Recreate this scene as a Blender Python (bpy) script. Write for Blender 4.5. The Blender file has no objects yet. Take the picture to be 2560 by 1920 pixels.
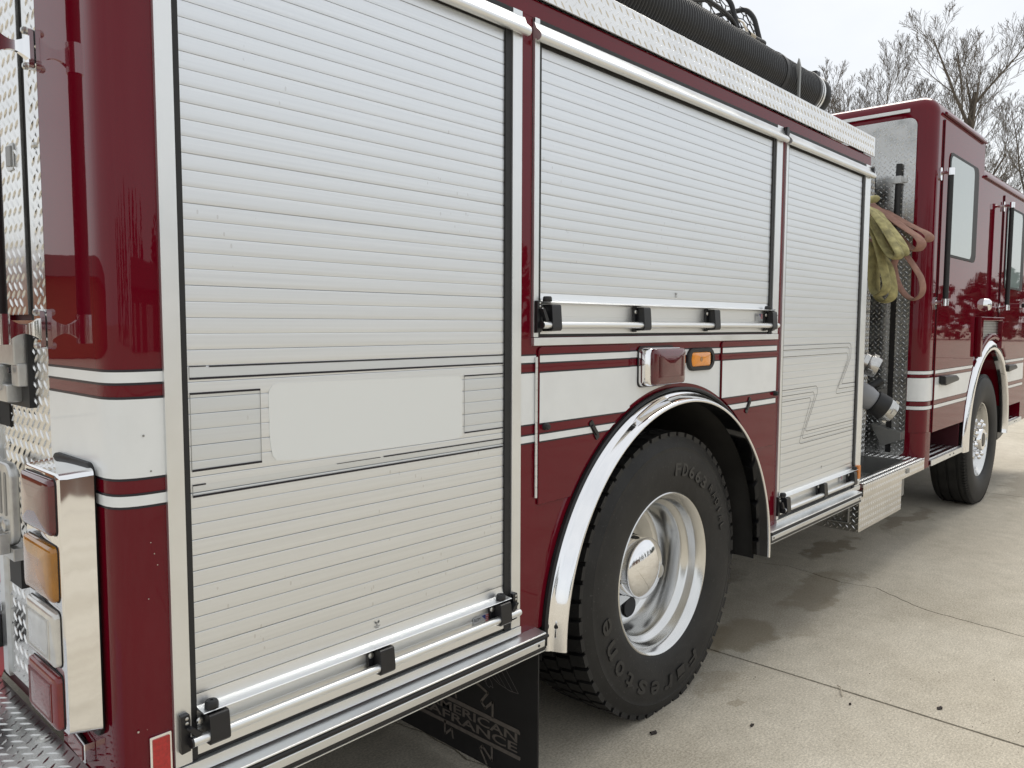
import bpy, bmesh, math, random
from mathutils import Vector, Matrix
random.seed(7)
S = bpy.context.scene
COL = S.collection
pi = math.pi
rad = math.radians

# ------------------------------------------------------------------ camera
def look(yaw, pitch, roll):
    f = Vector((math.sin(yaw)*math.cos(pitch), math.cos(yaw)*math.cos(pitch), -math.sin(pitch)))
    r = Vector((math.cos(yaw), -math.sin(yaw), 0)); u = r.cross(f)
    r2 = math.cos(roll)*r + math.sin(roll)*u; u2 = -math.sin(roll)*r + math.cos(roll)*u
    return Matrix(((r2.x, u2.x, -f.x), (r2.y, u2.y, -f.y), (r2.z, u2.z, -f.z)))
cd = bpy.data.cameras.new("camera"); cam = bpy.data.objects.new("camera", cd); COL.objects.link(cam)
cam.matrix_world = Matrix.Translation((0, -1.44, 1.435)) @ look(rad(47.46012), rad(4.35355), rad(0.19871)).to_4x4()
cd.sensor_fit = 'HORIZONTAL'; cd.sensor_width = 36; cd.lens = 36*1960/2560
cd.clip_start = 0.05; cd.clip_end = 2000
S.camera = cam
S.render.resolution_x, S.render.resolution_y = 1024, 768

# ------------------------------------------------------------------ sky, sun, exposure
W = bpy.data.worlds.new("World"); S.world = W; W.use_nodes = True
nt = W.node_tree; nt.nodes.clear()
SUN_DIR = Vector((0.86, 0.17, 1.15)).normalized()
out = nt.nodes.new('ShaderNodeOutputWorld'); bg = nt.nodes.new('ShaderNodeBackground'); bg.inputs[1].default_value = 0.1
sky = nt.nodes.new('ShaderNodeTexSky'); sky.sky_type = 'NISHITA'; sky.sun_disc = False
sky.sun_elevation = math.asin(SUN_DIR.z); sky.sun_rotation = math.atan2(SUN_DIR.x, SUN_DIR.y)
sky.air_density = 1.0; sky.dust_density = 2.0; sky.ozone_density = 1.0
tc = nt.nodes.new('ShaderNodeTexCoord'); mp = nt.nodes.new('ShaderNodeMapping'); mp.inputs['Scale'].default_value = (1, 1, 2.2)
nz = nt.nodes.new('ShaderNodeTexNoise'); nz.inputs['Scale'].default_value = 2.6; nz.inputs['Detail'].default_value = 6; nz.inputs['Roughness'].default_value = 0.55
cr = nt.nodes.new('ShaderNodeValToRGB')
cr.color_ramp.elements[0].position = 0.36; cr.color_ramp.elements[0].color = (5.35, 5.5, 5.62, 1)
cr.color_ramp.elements[1].position = 0.62; cr.color_ramp.elements[1].color = (6.0, 6.08, 6.1, 1)
mx = nt.nodes.new('ShaderNodeMixRGB'); mx.inputs[0].default_value = 0.88
L = nt.links.new
L(tc.outputs['Generated'], mp.inputs[0]); L(mp.outputs[0], nz.inputs['Vector']); L(nz.outputs[0], cr.inputs[0])
L(sky.outputs[0], mx.inputs[1]); L(cr.outputs[0], mx.inputs[2]); L(mx.outputs[0], bg.inputs[0]); L(bg.outputs[0], out.inputs[0])
sd = bpy.data.lights.new("sun", 'SUN'); sd.energy = 1.5; sd.angle = rad(32); sd.color = (1, 0.95, 0.86)
sun = bpy.data.objects.new("sun", sd); COL.objects.link(sun); sun.location = (6, 4, 12)
sun.rotation_euler = SUN_DIR.to_track_quat('Z', 'Y').to_euler()
S.view_settings.view_transform = 'Standard'; S.view_settings.look = 'None'
S.view_settings.exposure = 0.75; S.view_settings.gamma = 1.0; S.view_settings.use_curve_mapping = False

# ------------------------------------------------------------------ materials
def newmat(name):
    m = bpy.data.materials.new(name); m.use_nodes = True
    n = m.node_tree; b = n.nodes['Principled BSDF']
    return m, n, b
def mat(name, col, rough=0.5, metal=0.0, coat=0.0, spec=0.5, var=0.0, vscale=8.0, bump=0.0, bscale=60.0, stretch=(1, 1, 1), rvar=0.0, trans=0.0, ior=1.5):
    m, n, b = newmat(name)
    b.inputs['Base Color'].default_value = (*col, 1); b.inputs['Roughness'].default_value = rough
    b.inputs['Metallic'].default_value = metal; b.inputs['Coat Weight'].default_value = coat
    b.inputs['Coat Roughness'].default_value = 0.02; b.inputs['Coat IOR'].default_value = 1.46; b.inputs['Specular IOR Level'].default_value = spec
    b.inputs['Transmission Weight'].default_value = trans; b.inputs['IOR'].default_value = ior
    ge = n.nodes.new('ShaderNodeNewGeometry'); mp = n.nodes.new('ShaderNodeMapping'); mp.inputs['Scale'].default_value = stretch
    n.links.new(ge.outputs['Position'], mp.inputs[0])
    if var or rvar:
        t = n.nodes.new('ShaderNodeTexNoise'); t.inputs['Scale'].default_value = vscale; t.inputs['Detail'].default_value = 5
        n.links.new(mp.outputs[0], t.inputs['Vector'])
        if var:
            r = n.nodes.new('ShaderNodeValToRGB'); e = r.color_ramp.elements
            e[0].position = 0.3; e[1].position = 0.7
            e[0].color = (*[c*(1-var) for c in col], 1); e[1].color = (*[min(1, c*(1+var)) for c in col], 1)
            n.links.new(t.outputs[0], r.inputs[0]); n.links.new(r.outputs[0], b.inputs['Base Color'])
        if rvar:
            q = n.nodes.new('ShaderNodeMapRange'); q.inputs[3].default_value = max(0.0, rough-rvar); q.inputs[4].default_value = rough+rvar
            q.inputs[1].default_value = 0.3; q.inputs[2].default_value = 0.7
            n.links.new(t.outputs[0], q.inputs[0]); n.links.new(q.outputs[0], b.inputs['Roughness'])
    if bump:
        t2 = n.nodes.new('ShaderNodeTexNoise'); t2.inputs['Scale'].default_value = bscale; t2.inputs['Detail'].default_value = 3
        bp = n.nodes.new('ShaderNodeBump'); bp.inputs['Strength'].default_value = bump; bp.inputs['Distance'].default_value = 0.01
        n.links.new(mp.outputs[0], t2.inputs['Vector']); n.links.new(t2.outputs[0], bp.inputs['Height']); n.links.new(bp.outputs[0], b.inputs['Normal'])
        if coat: n.links.new(bp.outputs[0], b.inputs['Coat Normal'])
    return m

M = {}
M['red'] = mat('maroon_paint', (0.125, 0.0022, 0.010), 0.35, coat=0.78, spec=0.0, var=0.06, vscale=3, bump=0.012, bscale=9)
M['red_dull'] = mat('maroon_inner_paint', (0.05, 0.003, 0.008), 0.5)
M['white'] = mat('white_reflective_tape', (0.77, 0.79, 0.795), 0.3, coat=0.4, var=0.03, vscale=12)
M['ink'] = mat('black_pinstripe', (0.008, 0.006, 0.014), 0.4)
M['alu'] = mat('satin_trim_aluminium', (0.78, 0.795, 0.80), 0.36, metal=0.9, var=0.04, vscale=7, rvar=0.05)
M['alu_bright'] = mat('brushed_aluminium', (0.82, 0.83, 0.83), 0.37, metal=0.95, var=.02, vscale=20, stretch=(0.1, 1, 1))
M['chrome'] = mat('chrome', (0.86, 0.86, 0.87), 0.055, metal=1.0, bump=0.0012, bscale=5)
M['polish'] = mat('polished_wheel_aluminium', (0.70, 0.70, 0.69), 0.20, metal=1.0, var=0.03, vscale=5, rvar=0.03)
M['plate'] = mat('diamond_plate_aluminium', (0.76, 0.755, 0.74), 0.21, metal=1.0, var=0.06, vscale=9, rvar=0.05)
M['plate_dull'] = mat('weathered_diamond_plate', (0.60, 0.60, 0.59), 0.26, metal=1.0, var=0.04, vscale=12, rvar=0.08)
M['steel'] = mat('grey_steel', (0.28, 0.28, 0.27), 0.45, metal=0.6, var=0.1, vscale=10)
M['cast'] = mat('cast_aluminium', (0.55, 0.55, 0.54), 0.35, metal=0.9, var=0.12, vscale=30, bump=0.05, bscale=220)
M['rubber'] = mat('black_rubber', (0.012, 0.012, 0.013), 0.55, var=0.2, vscale=25)
M['plastic'] = mat('black_plastic', (0.010, 0.010, 0.012), 0.38, var=0.2, vscale=40, bump=0.03, bscale=300)
M['void'] = mat('undercoat_and_gap_shade', (0.012, 0.011, 0.011), 0.8)  # near-black for undercoat and for shade painted into gaps and recesses
M['under'] = mat('grimy_chassis', (0.02, 0.02, 0.02), 0.7, var=0.4, vscale=10)
M['liner'] = mat('wheel_liner_grime', (0.022, 0.021, 0.02), 0.75, var=0.4, vscale=7)
M['hose'] = mat('corrugated_black_hose', (0.016, 0.016, 0.017), 0.42, var=0.2, vscale=9)
M['yellow'] = mat('yellow_hose_jacket', (0.33, 0.295, 0.135), 0.9, var=0.42, vscale=22, bump=0.15, bscale=160)
M['salmon'] = mat('salmon_hose_jacket', (0.29, 0.16, 0.12), 0.9, var=0.22, vscale=22, bump=0.15, bscale=160)
M['hosedark'] = mat('soiled_hose_jacket', (0.22, 0.20, 0.09), 0.9, var=0.3, vscale=22)
M['redlens'] = mat('red_lens', (0.095, 0.003, 0.008), 0.10, coat=0.9, spec=0.5, var=0.2, vscale=25)
M['redlens2'] = mat('pale_red_lens', (0.17, 0.014, 0.016), 0.22, coat=0.6, var=0.2, vscale=25)
M['amber'] = mat('amber_lens', (0.36, 0.145, 0.010), 0.12, coat=0.8, var=0.2, vscale=30)
M['amber2'] = mat('bright_amber_lens', (0.80, 0.27, 0.01), 0.15, coat=0.8, var=0.12, vscale=60)
M['clear'] = mat('clear_ribbed_lens', (0.62, 0.61, 0.58), 0.12, coat=0.8, metal=0.35, var=0.15, vscale=20)
M['refl'] = mat('red_reflector', (0.42, 0.012, 0.012), 0.3, coat=0.5, var=0.25, vscale=160)
M['glass'] = mat('window_glass', (0.30, 0.37, 0.37), 0.02, spec=0.9, ior=1.9)
M['greypaint'] = mat('grey_painted_casting', (0.27, 0.275, 0.29), 0.32, spec=.5, var=.06, vscale=14)
M['capmetal'] = mat('dull_cap_metal', (0.55, 0.545, 0.53), 0.24, metal=.95, var=.12, vscale=40)
M['orange'] = mat('orange_marker', (0.62, 0.20, 0.03), 0.4)
M['bolt'] = mat('zinc_bolt', (0.62, 0.62, 0.60), 0.3, metal=1.0)
M['pale'] = mat('pale_blanked_patch', (0.75, 0.77, 0.765), 0.42, var=0.01, vscale=2)
M['print'] = mat('grey_printed_lettering', (0.115, 0.10, 0.088), 0.6, var=0.15, vscale=60)
M['printfine'] = mat('thin_printed_outline', (0.12, 0.11, 0.11), 0.6)
M['flap'] = mat('black_mud_flap', (0.006, 0.006, 0.007), 0.55, var=0.3, vscale=9)
M['labelpaper'] = mat('silver_label', (0.50, 0.51, 0.53), 0.35, metal=0.3)
M['labelred'] = mat('label_red_print', (0.45, 0.03, 0.04), 0.5)
M['labelblue'] = mat('label_blue_print', (0.03, 0.05, 0.20), 0.5)
M['emblem'] = mat('etched_grey_print', (0.36, 0.36, 0.35), 0.5)
M['bark'] = mat('grey_brown_bark', (0.085, 0.072, 0.06), 0.9, var=0.3, vscale=6)
M['twig'] = mat('brown_twig', (0.135, 0.115, 0.095), 0.9, var=0.25, vscale=3)
M['bud'] = mat('olive_bud', (0.16, 0.13, 0.07), 0.9)
M['brick'] = mat('brown_brick', (0.27, 0.105, 0.05), 0.85, var=0.18, vscale=14, stretch=(0.4, 0.4, 3))
M['brick2'] = mat('grey_brown_brick', (0.17, 0.10, 0.075), 0.85, var=0.18, vscale=14, stretch=(0.4, 0.4, 3))
M['roof'] = mat('dark_shingle', (0.07, 0.05, 0.045), 0.9, var=0.2, vscale=5)
M['evergreen'] = mat('dark_evergreen', (0.035, 0.045, 0.028), 0.9, var=0.4, vscale=2)
M['paledoor'] = mat('pale_garage_door', (0.55, 0.54, 0.50), 0.6)
M['leaf'] = mat('dead_leaf', (0.02, 0.014, 0.012), 0.8)
M['olive'] = mat('grey_green_box', (0.20, 0.23, 0.22), 0.5)
M['strap'] = mat('beige_strap', (0.42, 0.37, 0.29), 0.8)

# slatted door metal: anodised aluminium with printed film rectangles
def slat_mat(name, rects):
    m, n, b = newmat(name)
    N = n.nodes.new; K = n.links.new
    ge = N('ShaderNodeNewGeometry'); sx = N('ShaderNodeSeparateXYZ'); K(ge.outputs['Position'], sx.inputs[0])
    def math_(op, a, v):
        q = N('ShaderNodeMath'); q.operation = op
        K(a, q.inputs[0])
        if isinstance(v, float): q.inputs[1].default_value = v
        else: K(v, q.inputs[1])
        return q.outputs[0]
    mask = None
    for (x0, x1, z0, z1) in rects:
        a = math_('MULTIPLY', math_('GREATER_THAN', sx.outputs[0], x0), math_('LESS_THAN', sx.outputs[0], x1))
        c = math_('MULTIPLY', math_('GREATER_THAN', sx.outputs[2], z0), math_('LESS_THAN', sx.outputs[2], z1))
        a = math_('MULTIPLY', a, c)
        mask = a if mask is None else math_('MAXIMUM', mask, a)
    mp = N('ShaderNodeMapping'); mp.inputs['Scale'].default_value = (0.9, 1, 90); K(ge.outputs['Position'], mp.inputs[0])
    t = N('ShaderNodeTexNoise'); t.inputs['Scale'].default_value = 1.6; t.inputs['Detail'].default_value = 4; K(mp.outputs[0], t.inputs['Vector'])
    rg = N('ShaderNodeValToRGB'); e = rg.color_ramp.elements
    e[0].position = .3; e[0].color = (.73, .755, .78, 1); e[1].position = .7; e[1].color = (.79, .815, .84, 1)
    K(t.outputs[0], rg.inputs[0])
    # rain-drop marks and faint grime
    mp2 = N('ShaderNodeMapping'); mp2.inputs['Scale'].default_value = (1, 1, .45); K(ge.outputs['Position'], mp2.inputs[0])
    vo = N('ShaderNodeTexVoronoi'); vo.inputs['Scale'].default_value = 52; K(mp2.outputs[0], vo.inputs['Vector'])
    n3 = N('ShaderNodeTexNoise'); n3.inputs['Scale'].default_value = 3.2; n3.inputs['Detail'].default_value = 3; K(ge.outputs['Position'], n3.inputs['Vector'])
    gate = math_('GREATER_THAN', n3.outputs[0], 0.56)
    drop = math_('MULTIPLY', math_('LESS_THAN', vo.outputs['Distance'], 0.11), gate)
    mxd = N('ShaderNodeMixRGB'); mxd.inputs[2].default_value = (.55, .55, .55, 1); K(math_('MULTIPLY', drop, .5), mxd.inputs[0]); K(rg.outputs[0], mxd.inputs[1])
    last = mxd.outputs[0]
    b.inputs['Metallic'].default_value = 0.92
    if mask is not None:
        mx = N('ShaderNodeMixRGB'); mx.inputs[2].default_value = (.60, .635, .66, 1)
        K(math_('MULTIPLY', mask, .45), mx.inputs[0]); K(last, mx.inputs[1]); last = mx.outputs[0]
        mr = N('ShaderNodeMapRange'); mr.inputs[3].default_value = .92; mr.inputs[4].default_value = .72; K(mask, mr.inputs[0]); K(mr.outputs[0], b.inputs['Metallic'])
    K(last, b.inputs['Base Color'])
    rr = N('ShaderNodeMapRange'); rr.inputs[3].default_value = .33; rr.inputs[4].default_value = .46; K(t.outputs[0], rr.inputs[0]); K(rr.outputs[0], b.inputs['Roughness'])
    bp = N('ShaderNodeBump'); bp.inputs['Strength'].default_value = .02; bp.inputs['Distance'].default_value = .004
    K(t.outputs[0], bp.inputs['Height']); K(bp.outputs[0], b.inputs['Normal'])
    return m
M['slat1'] = slat_mat('anodised_slat_with_film', [(.673, 1.534, 1.331, 1.352), (.673, .818, 1.155, 1.302), (1.390, 1.534, 1.156, 1.303), (.673, 1.534, 1.105, 1.127)])
M['slat'] = slat_mat('anodised_slat', [])

def concrete(name):
    m, n, b = newmat(name)
    N = n.nodes.new; K = n.links.new
    ge = N('ShaderNodeNewGeometry'); pos = ge.outputs['Position']
    def noise(scale, detail=5, rough=.6, vec=None):
        t = N('ShaderNodeTexNoise'); t.inputs['Scale'].default_value = scale; t.inputs['Detail'].default_value = detail; t.inputs['Roughness'].default_value = rough
        K(vec or pos, t.inputs['Vector']); return t
    def ramp(src, p0, c0, p1, c1):
        r = N('ShaderNodeValToRGB'); e = r.color_ramp.elements
        e[0].position = p0; e[0].color = (*c0, 1); e[1].position = p1; e[1].color = (*c1, 1); K(src, r.inputs[0]); return r.outputs[0]
    def mixc(f, a, c, mode='MIX', fac=None):
        q = N('ShaderNodeMixRGB'); q.blend_type = mode
        if fac is not None: q.inputs[0].default_value = fac
        else: K(f, q.inputs[0])
        K(a, q.inputs[1])
        if isinstance(c, tuple): q.inputs[2].default_value = (*c, 1)
        else: K(c, q.inputs[2])
        return q.outputs[0]
    def mth(op, a, v, v2=None):
        q = N('ShaderNodeMath'); q.operation = op
        for i, s in enumerate((a, v)):
            if isinstance(s, (int, float)): q.inputs[i].default_value = s
            else: K(s, q.inputs[i])
        return q.outputs[0]
    base = ramp(noise(1.1, 6).outputs[0], .3, (.46, .415, .335), .7, (.575, .53, .445))
    base = mixc(None, base, ramp(noise(9, 6, .7).outputs[0], .25, (.78, .77, .75), .75, (1.12, 1.12, 1.12)), 'MULTIPLY', .8)
    mpb = N('ShaderNodeMapping'); mpb.inputs['Scale'].default_value = (10, 70, 10); mpb.inputs['Rotation'].default_value = (0, 0, rad(6)); K(pos, mpb.inputs[0])
    broom = noise(3, 3, .6, mpb.outputs[0])
    base = mixc(None, base, ramp(broom.outputs[0], .3, (.80, .80, .80), .7, (1.12, 1.12, 1.12)), 'MULTIPLY', .55)
    grain = noise(120, 3, .75)
    base = mixc(None, base, ramp(grain.outputs[0], .32, (.60, .60, .60), .68, (1.28, 1.28, 1.28)), 'MULTIPLY', .85)
    vo = N('ShaderNodeTexVoronoi'); vo.inputs['Scale'].default_value = 60; K(pos, vo.inputs['Vector'])
    pale = mth('LESS_THAN', vo.outputs['Distance'], .10)
    base = mixc(mth('MULTIPLY', pale, .6), base, (.80, .76, .68))
    v2 = N('ShaderNodeTexVoronoi'); v2.inputs['Scale'].default_value = 33; K(pos, v2.inputs['Vector'])
    pit = mth('LESS_THAN', v2.outputs['Distance'], .055)
    base = mixc(mth('MULTIPLY', pit, .7), base, (.10, .085, .07))
    # stains with their own shapes
    wob = noise(2.6, 5, .65)
    sub = N('ShaderNodeVectorMath'); sub.operation = 'SUBTRACT'; K(wob.outputs['Color'], sub.inputs[0]); sub.inputs[1].default_value = (.5, .5, .5)
    scl = N('ShaderNodeVectorMath'); scl.operation = 'SCALE'; scl.inputs[3].default_value = .62; K(sub.outputs[0], scl.inputs[0])
    add = N('ShaderNodeVectorMath'); add.operation = 'ADD'; K(pos, add.inputs[0]); K(scl.outputs[0], add.inputs[1])
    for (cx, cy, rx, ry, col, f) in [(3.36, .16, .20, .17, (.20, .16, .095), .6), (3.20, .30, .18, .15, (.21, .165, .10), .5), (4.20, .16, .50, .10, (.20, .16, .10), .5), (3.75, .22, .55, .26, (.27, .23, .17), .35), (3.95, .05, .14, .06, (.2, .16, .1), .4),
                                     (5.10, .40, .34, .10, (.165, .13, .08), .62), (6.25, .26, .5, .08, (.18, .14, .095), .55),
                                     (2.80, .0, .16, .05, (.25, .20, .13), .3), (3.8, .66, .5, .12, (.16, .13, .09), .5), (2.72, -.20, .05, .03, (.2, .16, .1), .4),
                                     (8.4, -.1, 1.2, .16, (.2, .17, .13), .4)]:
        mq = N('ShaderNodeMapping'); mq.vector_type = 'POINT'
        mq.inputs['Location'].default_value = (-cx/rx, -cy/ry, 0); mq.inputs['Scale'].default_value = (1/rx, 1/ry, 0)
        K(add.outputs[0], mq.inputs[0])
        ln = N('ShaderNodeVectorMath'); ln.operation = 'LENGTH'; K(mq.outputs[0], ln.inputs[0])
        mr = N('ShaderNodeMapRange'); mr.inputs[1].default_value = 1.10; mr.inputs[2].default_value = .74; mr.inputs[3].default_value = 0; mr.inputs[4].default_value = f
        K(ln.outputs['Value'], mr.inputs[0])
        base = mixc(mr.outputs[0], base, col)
    K(base, b.inputs['Base Color']); b.inputs['Roughness'].default_value = .8; b.inputs['Specular IOR Level'].default_value = .3
    bp = N('ShaderNodeBump'); bp.inputs['Strength'].default_value = .35; bp.inputs['Distance'].default_value = .004
    hh = mth('ADD', mth('MULTIPLY', grain.outputs[0], .6), broom.outputs[0])
    K(hh, bp.inputs['Height']); K(bp.outputs[0], b.inputs['Normal'])
    return m
M['concrete'] = concrete('broomed_concrete')
M['joint'] = mat('joint_filler', (0.018, 0.016, 0.015), 0.9, var=.3, vscale=20)

# ------------------------------------------------------------------ mesh helpers
class MB:
    def __init__(s): s.v = []; s.f = []
    def add(s, vs, fs):
        o = len(s.v); s.v += [tuple(p) for p in vs]; s.f += [tuple(i+o for i in f) for f in fs]; return s
    def box(s, x0, x1, y0, y1, z0, z1):
        return s.add([(x0, y0, z0), (x1, y0, z0), (x1, y1, z0), (x0, y1, z0), (x0, y0, z1), (x1, y0, z1), (x1, y1, z1), (x0, y1, z1)],
                     [(0, 3, 2, 1), (4, 5, 6, 7), (0, 1, 5, 4), (1, 2, 6, 5), (2, 3, 7, 6), (3, 0, 4, 7)])
    def prism(s, poly, axis, a0, a1):
        n = len(poly)
        def P(p, a): return {'x': (a, p[0], p[1]), 'y': (p[0], a, p[1]), 'z': (p[0], p[1], a)}[axis]
        vs = [P(p, a0) for p in poly] + [P(p, a1) for p in poly]
        return s.add(vs, [tuple(range(n)), tuple(range(2*n-1, n-1, -1))] + [(i, i+n, (i+1) % n+n, (i+1) % n) for i in range(n)])
    def sheet(s, line, axis, a0, a1):                       # open polyline swept along an axis
        n = len(line)
        def P(p, a): return {'x': (a, p[0], p[1]), 'y': (p[0], a, p[1]), 'z': (p[0], p[1], a)}[axis]
        return s.add([P(p, a0) for p in line] + [P(p, a1) for p in line], [(i, i+1, i+1+n, i+n) for i in range(n-1)])
    def tube(s, pts, r, seg=10, caps=True, wid=None, flat=None):   # round tube, or an oval one when wid (a direction) and flat (w, t) are given
        pts = [Vector(p) for p in pts]; n = len(pts); o = []
        up = None
        for i, p in enumerate(pts):
            t = (pts[min(i+1, n-1)] - pts[max(i-1, 0)])
            t = t.normalized() if t.length > 1e-9 else Vector((1, 0, 0))
            if wid is not None:
                a = Vector(wid[i] if isinstance(wid, list) else wid); a = (a - t*a.dot(t)).normalized()
            else:
                if up is None: up = Vector((0, 0, 1)) if abs(t.z) < .9 else Vector((1, 0, 0))
                a = (up - t*up.dot(t)).normalized(); up = a
            c = t.cross(a)
            rr = r[i] if isinstance(r, (list, tuple)) else r
            wa, tb = flat if flat else (rr, rr)
            for k in range(seg):
                th = 2*pi*k/seg; o.append(p + a*wa*math.cos(th) + c*tb*math.sin(th))
        fs = [(i*seg+k, i*seg+(k+1) % seg, (i+1)*seg+(k+1) % seg, (i+1)*seg+k) for i in range(n-1) for k in range(seg)]
        if caps: fs += [tuple(range(seg)), tuple(range((n-1)*seg, n*seg))]
        return s.add(o, fs)
    def lathe(s, prof, c, axis='y', seg=48, a0=0, a1=2*pi, closed=False):   # prof: (r, h) about an axis through c
        full = abs(a1-a0-2*pi) < 1e-6; m = seg if full else seg+1; n = len(prof); o = []
        for k in range(m):
            th = a0+(a1-a0)*k/seg; ct, st = math.cos(th), math.sin(th)
            for r, h in prof:
                o.append({'y': (c[0]+r*ct, c[1]+h, c[2]+r*st), 'x': (c[0]+h, c[1]+r*ct, c[2]+r*st), 'z': (c[0]+r*ct, c[1]+r*st, c[2]+h)}[axis])
        fs = []
        kk = range(seg)
        for k in kk:
            k2 = (k+1) % m
            for i in range(n if closed else n-1):
                i2 = (i+1) % n
                fs.append((k*n+i, k*n+i2, k2*n+i2, k2*n+i))
        return s.add(o, fs)
    def disc(s, c, r, axis, h, seg=14, dome=0.0):               # short cylinder with an optional domed face
        sg = 1 if h > 0 else -1
        prof = [(r, 0), (r, h)] + ([(r*.7, h+sg*dome*.6), (r*.25, h+sg*dome)] if dome else []) + [(0.0001, h+sg*dome)]
        return s.lathe(prof, c, axis, seg)
    def lugs(s, o, eu, ev, en, wu, wv, pitch=.035, ln=.0140, wd=.0030, h=.0023, keep=None):   # raised tread bars of diamond plate
        o, eu, ev, en = Vector(o), Vector(eu), Vector(ev), Vector(en)
        nu, nv = int(wu/pitch*2)+1, int(wv/pitch*2)+1
        for i in range(nu):
            for j in range(nv):
                if (i+j) % 2: continue
                u, v = i*pitch/2+pitch*.15, j*pitch/2+pitch*.15
                if u > wu-.004 or v > wv-.004: continue
                if keep and not keep(u, v): continue
                d = (eu+ev if i % 2 else eu-ev).normalized(); q = d.cross(en)
                c = o+eu*u+ev*v
                s.add([c+d*ln, c+q*wd, c-d*ln, c-q*wd, c+d*ln*.45+en*h, c-d*ln*.45+en*h],
                      [(0, 1, 4), (1, 5, 4), (1, 2, 5), (2, 3, 5), (3, 4, 5), (3, 0, 4)])
        return s
    def mesh(s, name, bevel=0, smooth=35, seg=2, recalc=True, weld=False):
        me = bpy.data.meshes.new(name); me.from_pydata(s.v, [], s.f)
        if recalc or bevel:
            b = bmesh.new(); b.from_mesh(me)
            if weld: bmesh.ops.remove_doubles(b, verts=b.verts, dist=1e-5)
            if recalc: bmesh.ops.recalc_face_normals(b, faces=b.faces)
            if bevel:
                es = [e for e in b.edges if len(e.link_faces) == 2 and e.calc_face_angle(0) > rad(28)]
                bmesh.ops.bevel(b, geom=es, offset=bevel, segments=seg, affect='EDGES', clamp_overlap=True, profile=.5)
            b.to_mesh(me); b.free()
        if smooth:
            me.polygons.foreach_set('use_smooth', [True]*len(me.polygons)); me.set_sharp_from_angle(angle=rad(smooth))
        me.update(); return me

def rrect(x0, x1, z0, z1, r, n=4):
    o = []
    for cx, cz, a in ((x1-r, z1-r, 0), (x0+r, z1-r, pi/2), (x0+r, z0+r, pi), (x1-r, z0+r, 1.5*pi)):
        o += [(cx+r*math.cos(a+pi/2*k/n), cz+r*math.sin(a+pi/2*k/n)) for k in range(n+1)]
    return o

# ------------------------------------------------------------------ object helpers
def tag(o, label=None, cat=None, group=None, kind=None):
    if label: o['label'] = label
    if cat: o['category'] = cat
    if group: o['group'] = group
    if kind: o['kind'] = kind
    return o
def thing(name, label, cat, loc, group=None):
    o = bpy.data.objects.new(name, None); o.location = loc; o.empty_display_size = .2; COL.objects.link(o)
    return tag(o, label, cat, group)
def part(name, src, m, parent, loc=(0, 0, 0), label=None, kind=None, **kw):
    me = src.mesh(name, **kw) if isinstance(src, MB) else src
    if m is not None and not me.materials: me.materials.append(M[m] if isinstance(m, str) else m)
    o = bpy.data.objects.new(name, me); COL.objects.link(o)
    if isinstance(src, MB) and kw.get('bevel') or name in ('cab', 'cab_front'):
        wn = o.modifiers.new('weighted_normals', 'WEIGHTED_NORMAL'); wn.keep_sharp = True; wn.weight = 60
    l = Vector(loc)
    if parent is not None:
        o.parent = parent
        if parent.parent is None: l = l - parent.location
    o.location = l
    return tag(o, label, None, None, kind)
def solo(name, src, m, label, cat, group=None, origin=None, **kw):   # a thing that is one mesh
    me = src.mesh(name, **kw)
    if origin:
        me.transform(Matrix.Translation(-Vector(origin)))
    me.materials.append(M[m])
    o = bpy.data.objects.new(name, me); COL.objects.link(o)
    if origin: o.location = origin
    return tag(o, label, cat, group)
def struct(name, src, m, **kw):
    me = src.mesh(name, **kw); me.materials.append(M[m])
    o = bpy.data.objects.new(name, me); COL.objects.link(o); return tag(o, kind='structure')
def text_mb(txt, o, eu, ev, w, h, en=None, depth=.0006, font_shear=0, bold=0.0):
    cu = bpy.data.curves.new('lettering', 'FONT'); cu.offset = bold; cu.body = txt; cu.shear = font_shear; cu.resolution_u = 3
    ob = bpy.data.objects.new('lettering', cu); me = bpy.data.meshes.new_from_object(ob)
    xs = [v.co.x for v in me.vertices]; ys = [v.co.y for v in me.vertices]
    x0, x1, y0, y1 = min(xs), max(xs), min(ys), max(ys)
    o, eu, ev = Vector(o), Vector(eu), Vector(ev)
    b = MB(); b.add([o+eu*((v.co.x-x0)/(x1-x0)*w)+ev*((v.co.y-y0)/(y1-y0)*h) for v in me.vertices], [tuple(p.vertices) for p in me.polygons])
    bpy.data.objects.remove(ob); bpy.data.curves.remove(cu); bpy.data.meshes.remove(me)
    if en is not None:                                      # give the letters thickness
        en = Vector(en)*depth; n = len(b.v); base = list(b.f)
        edges = {}
        for f in base:
            for i in range(len(f)):
                e = (f[i], f[(i+1) % len(f)]); edges[tuple(sorted(e))] = edges.get(tuple(sorted(e)), []) + [e]
        b.v += [tuple(Vector(p)+en) for p in b.v[:n]]
        b.f += [tuple(i+n for i in f) for f in base] + [(e[0][0], e[0][1], e[0][1]+n, e[0][0]+n) for e in edges.values() if len(e) == 1]
    return b

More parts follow.
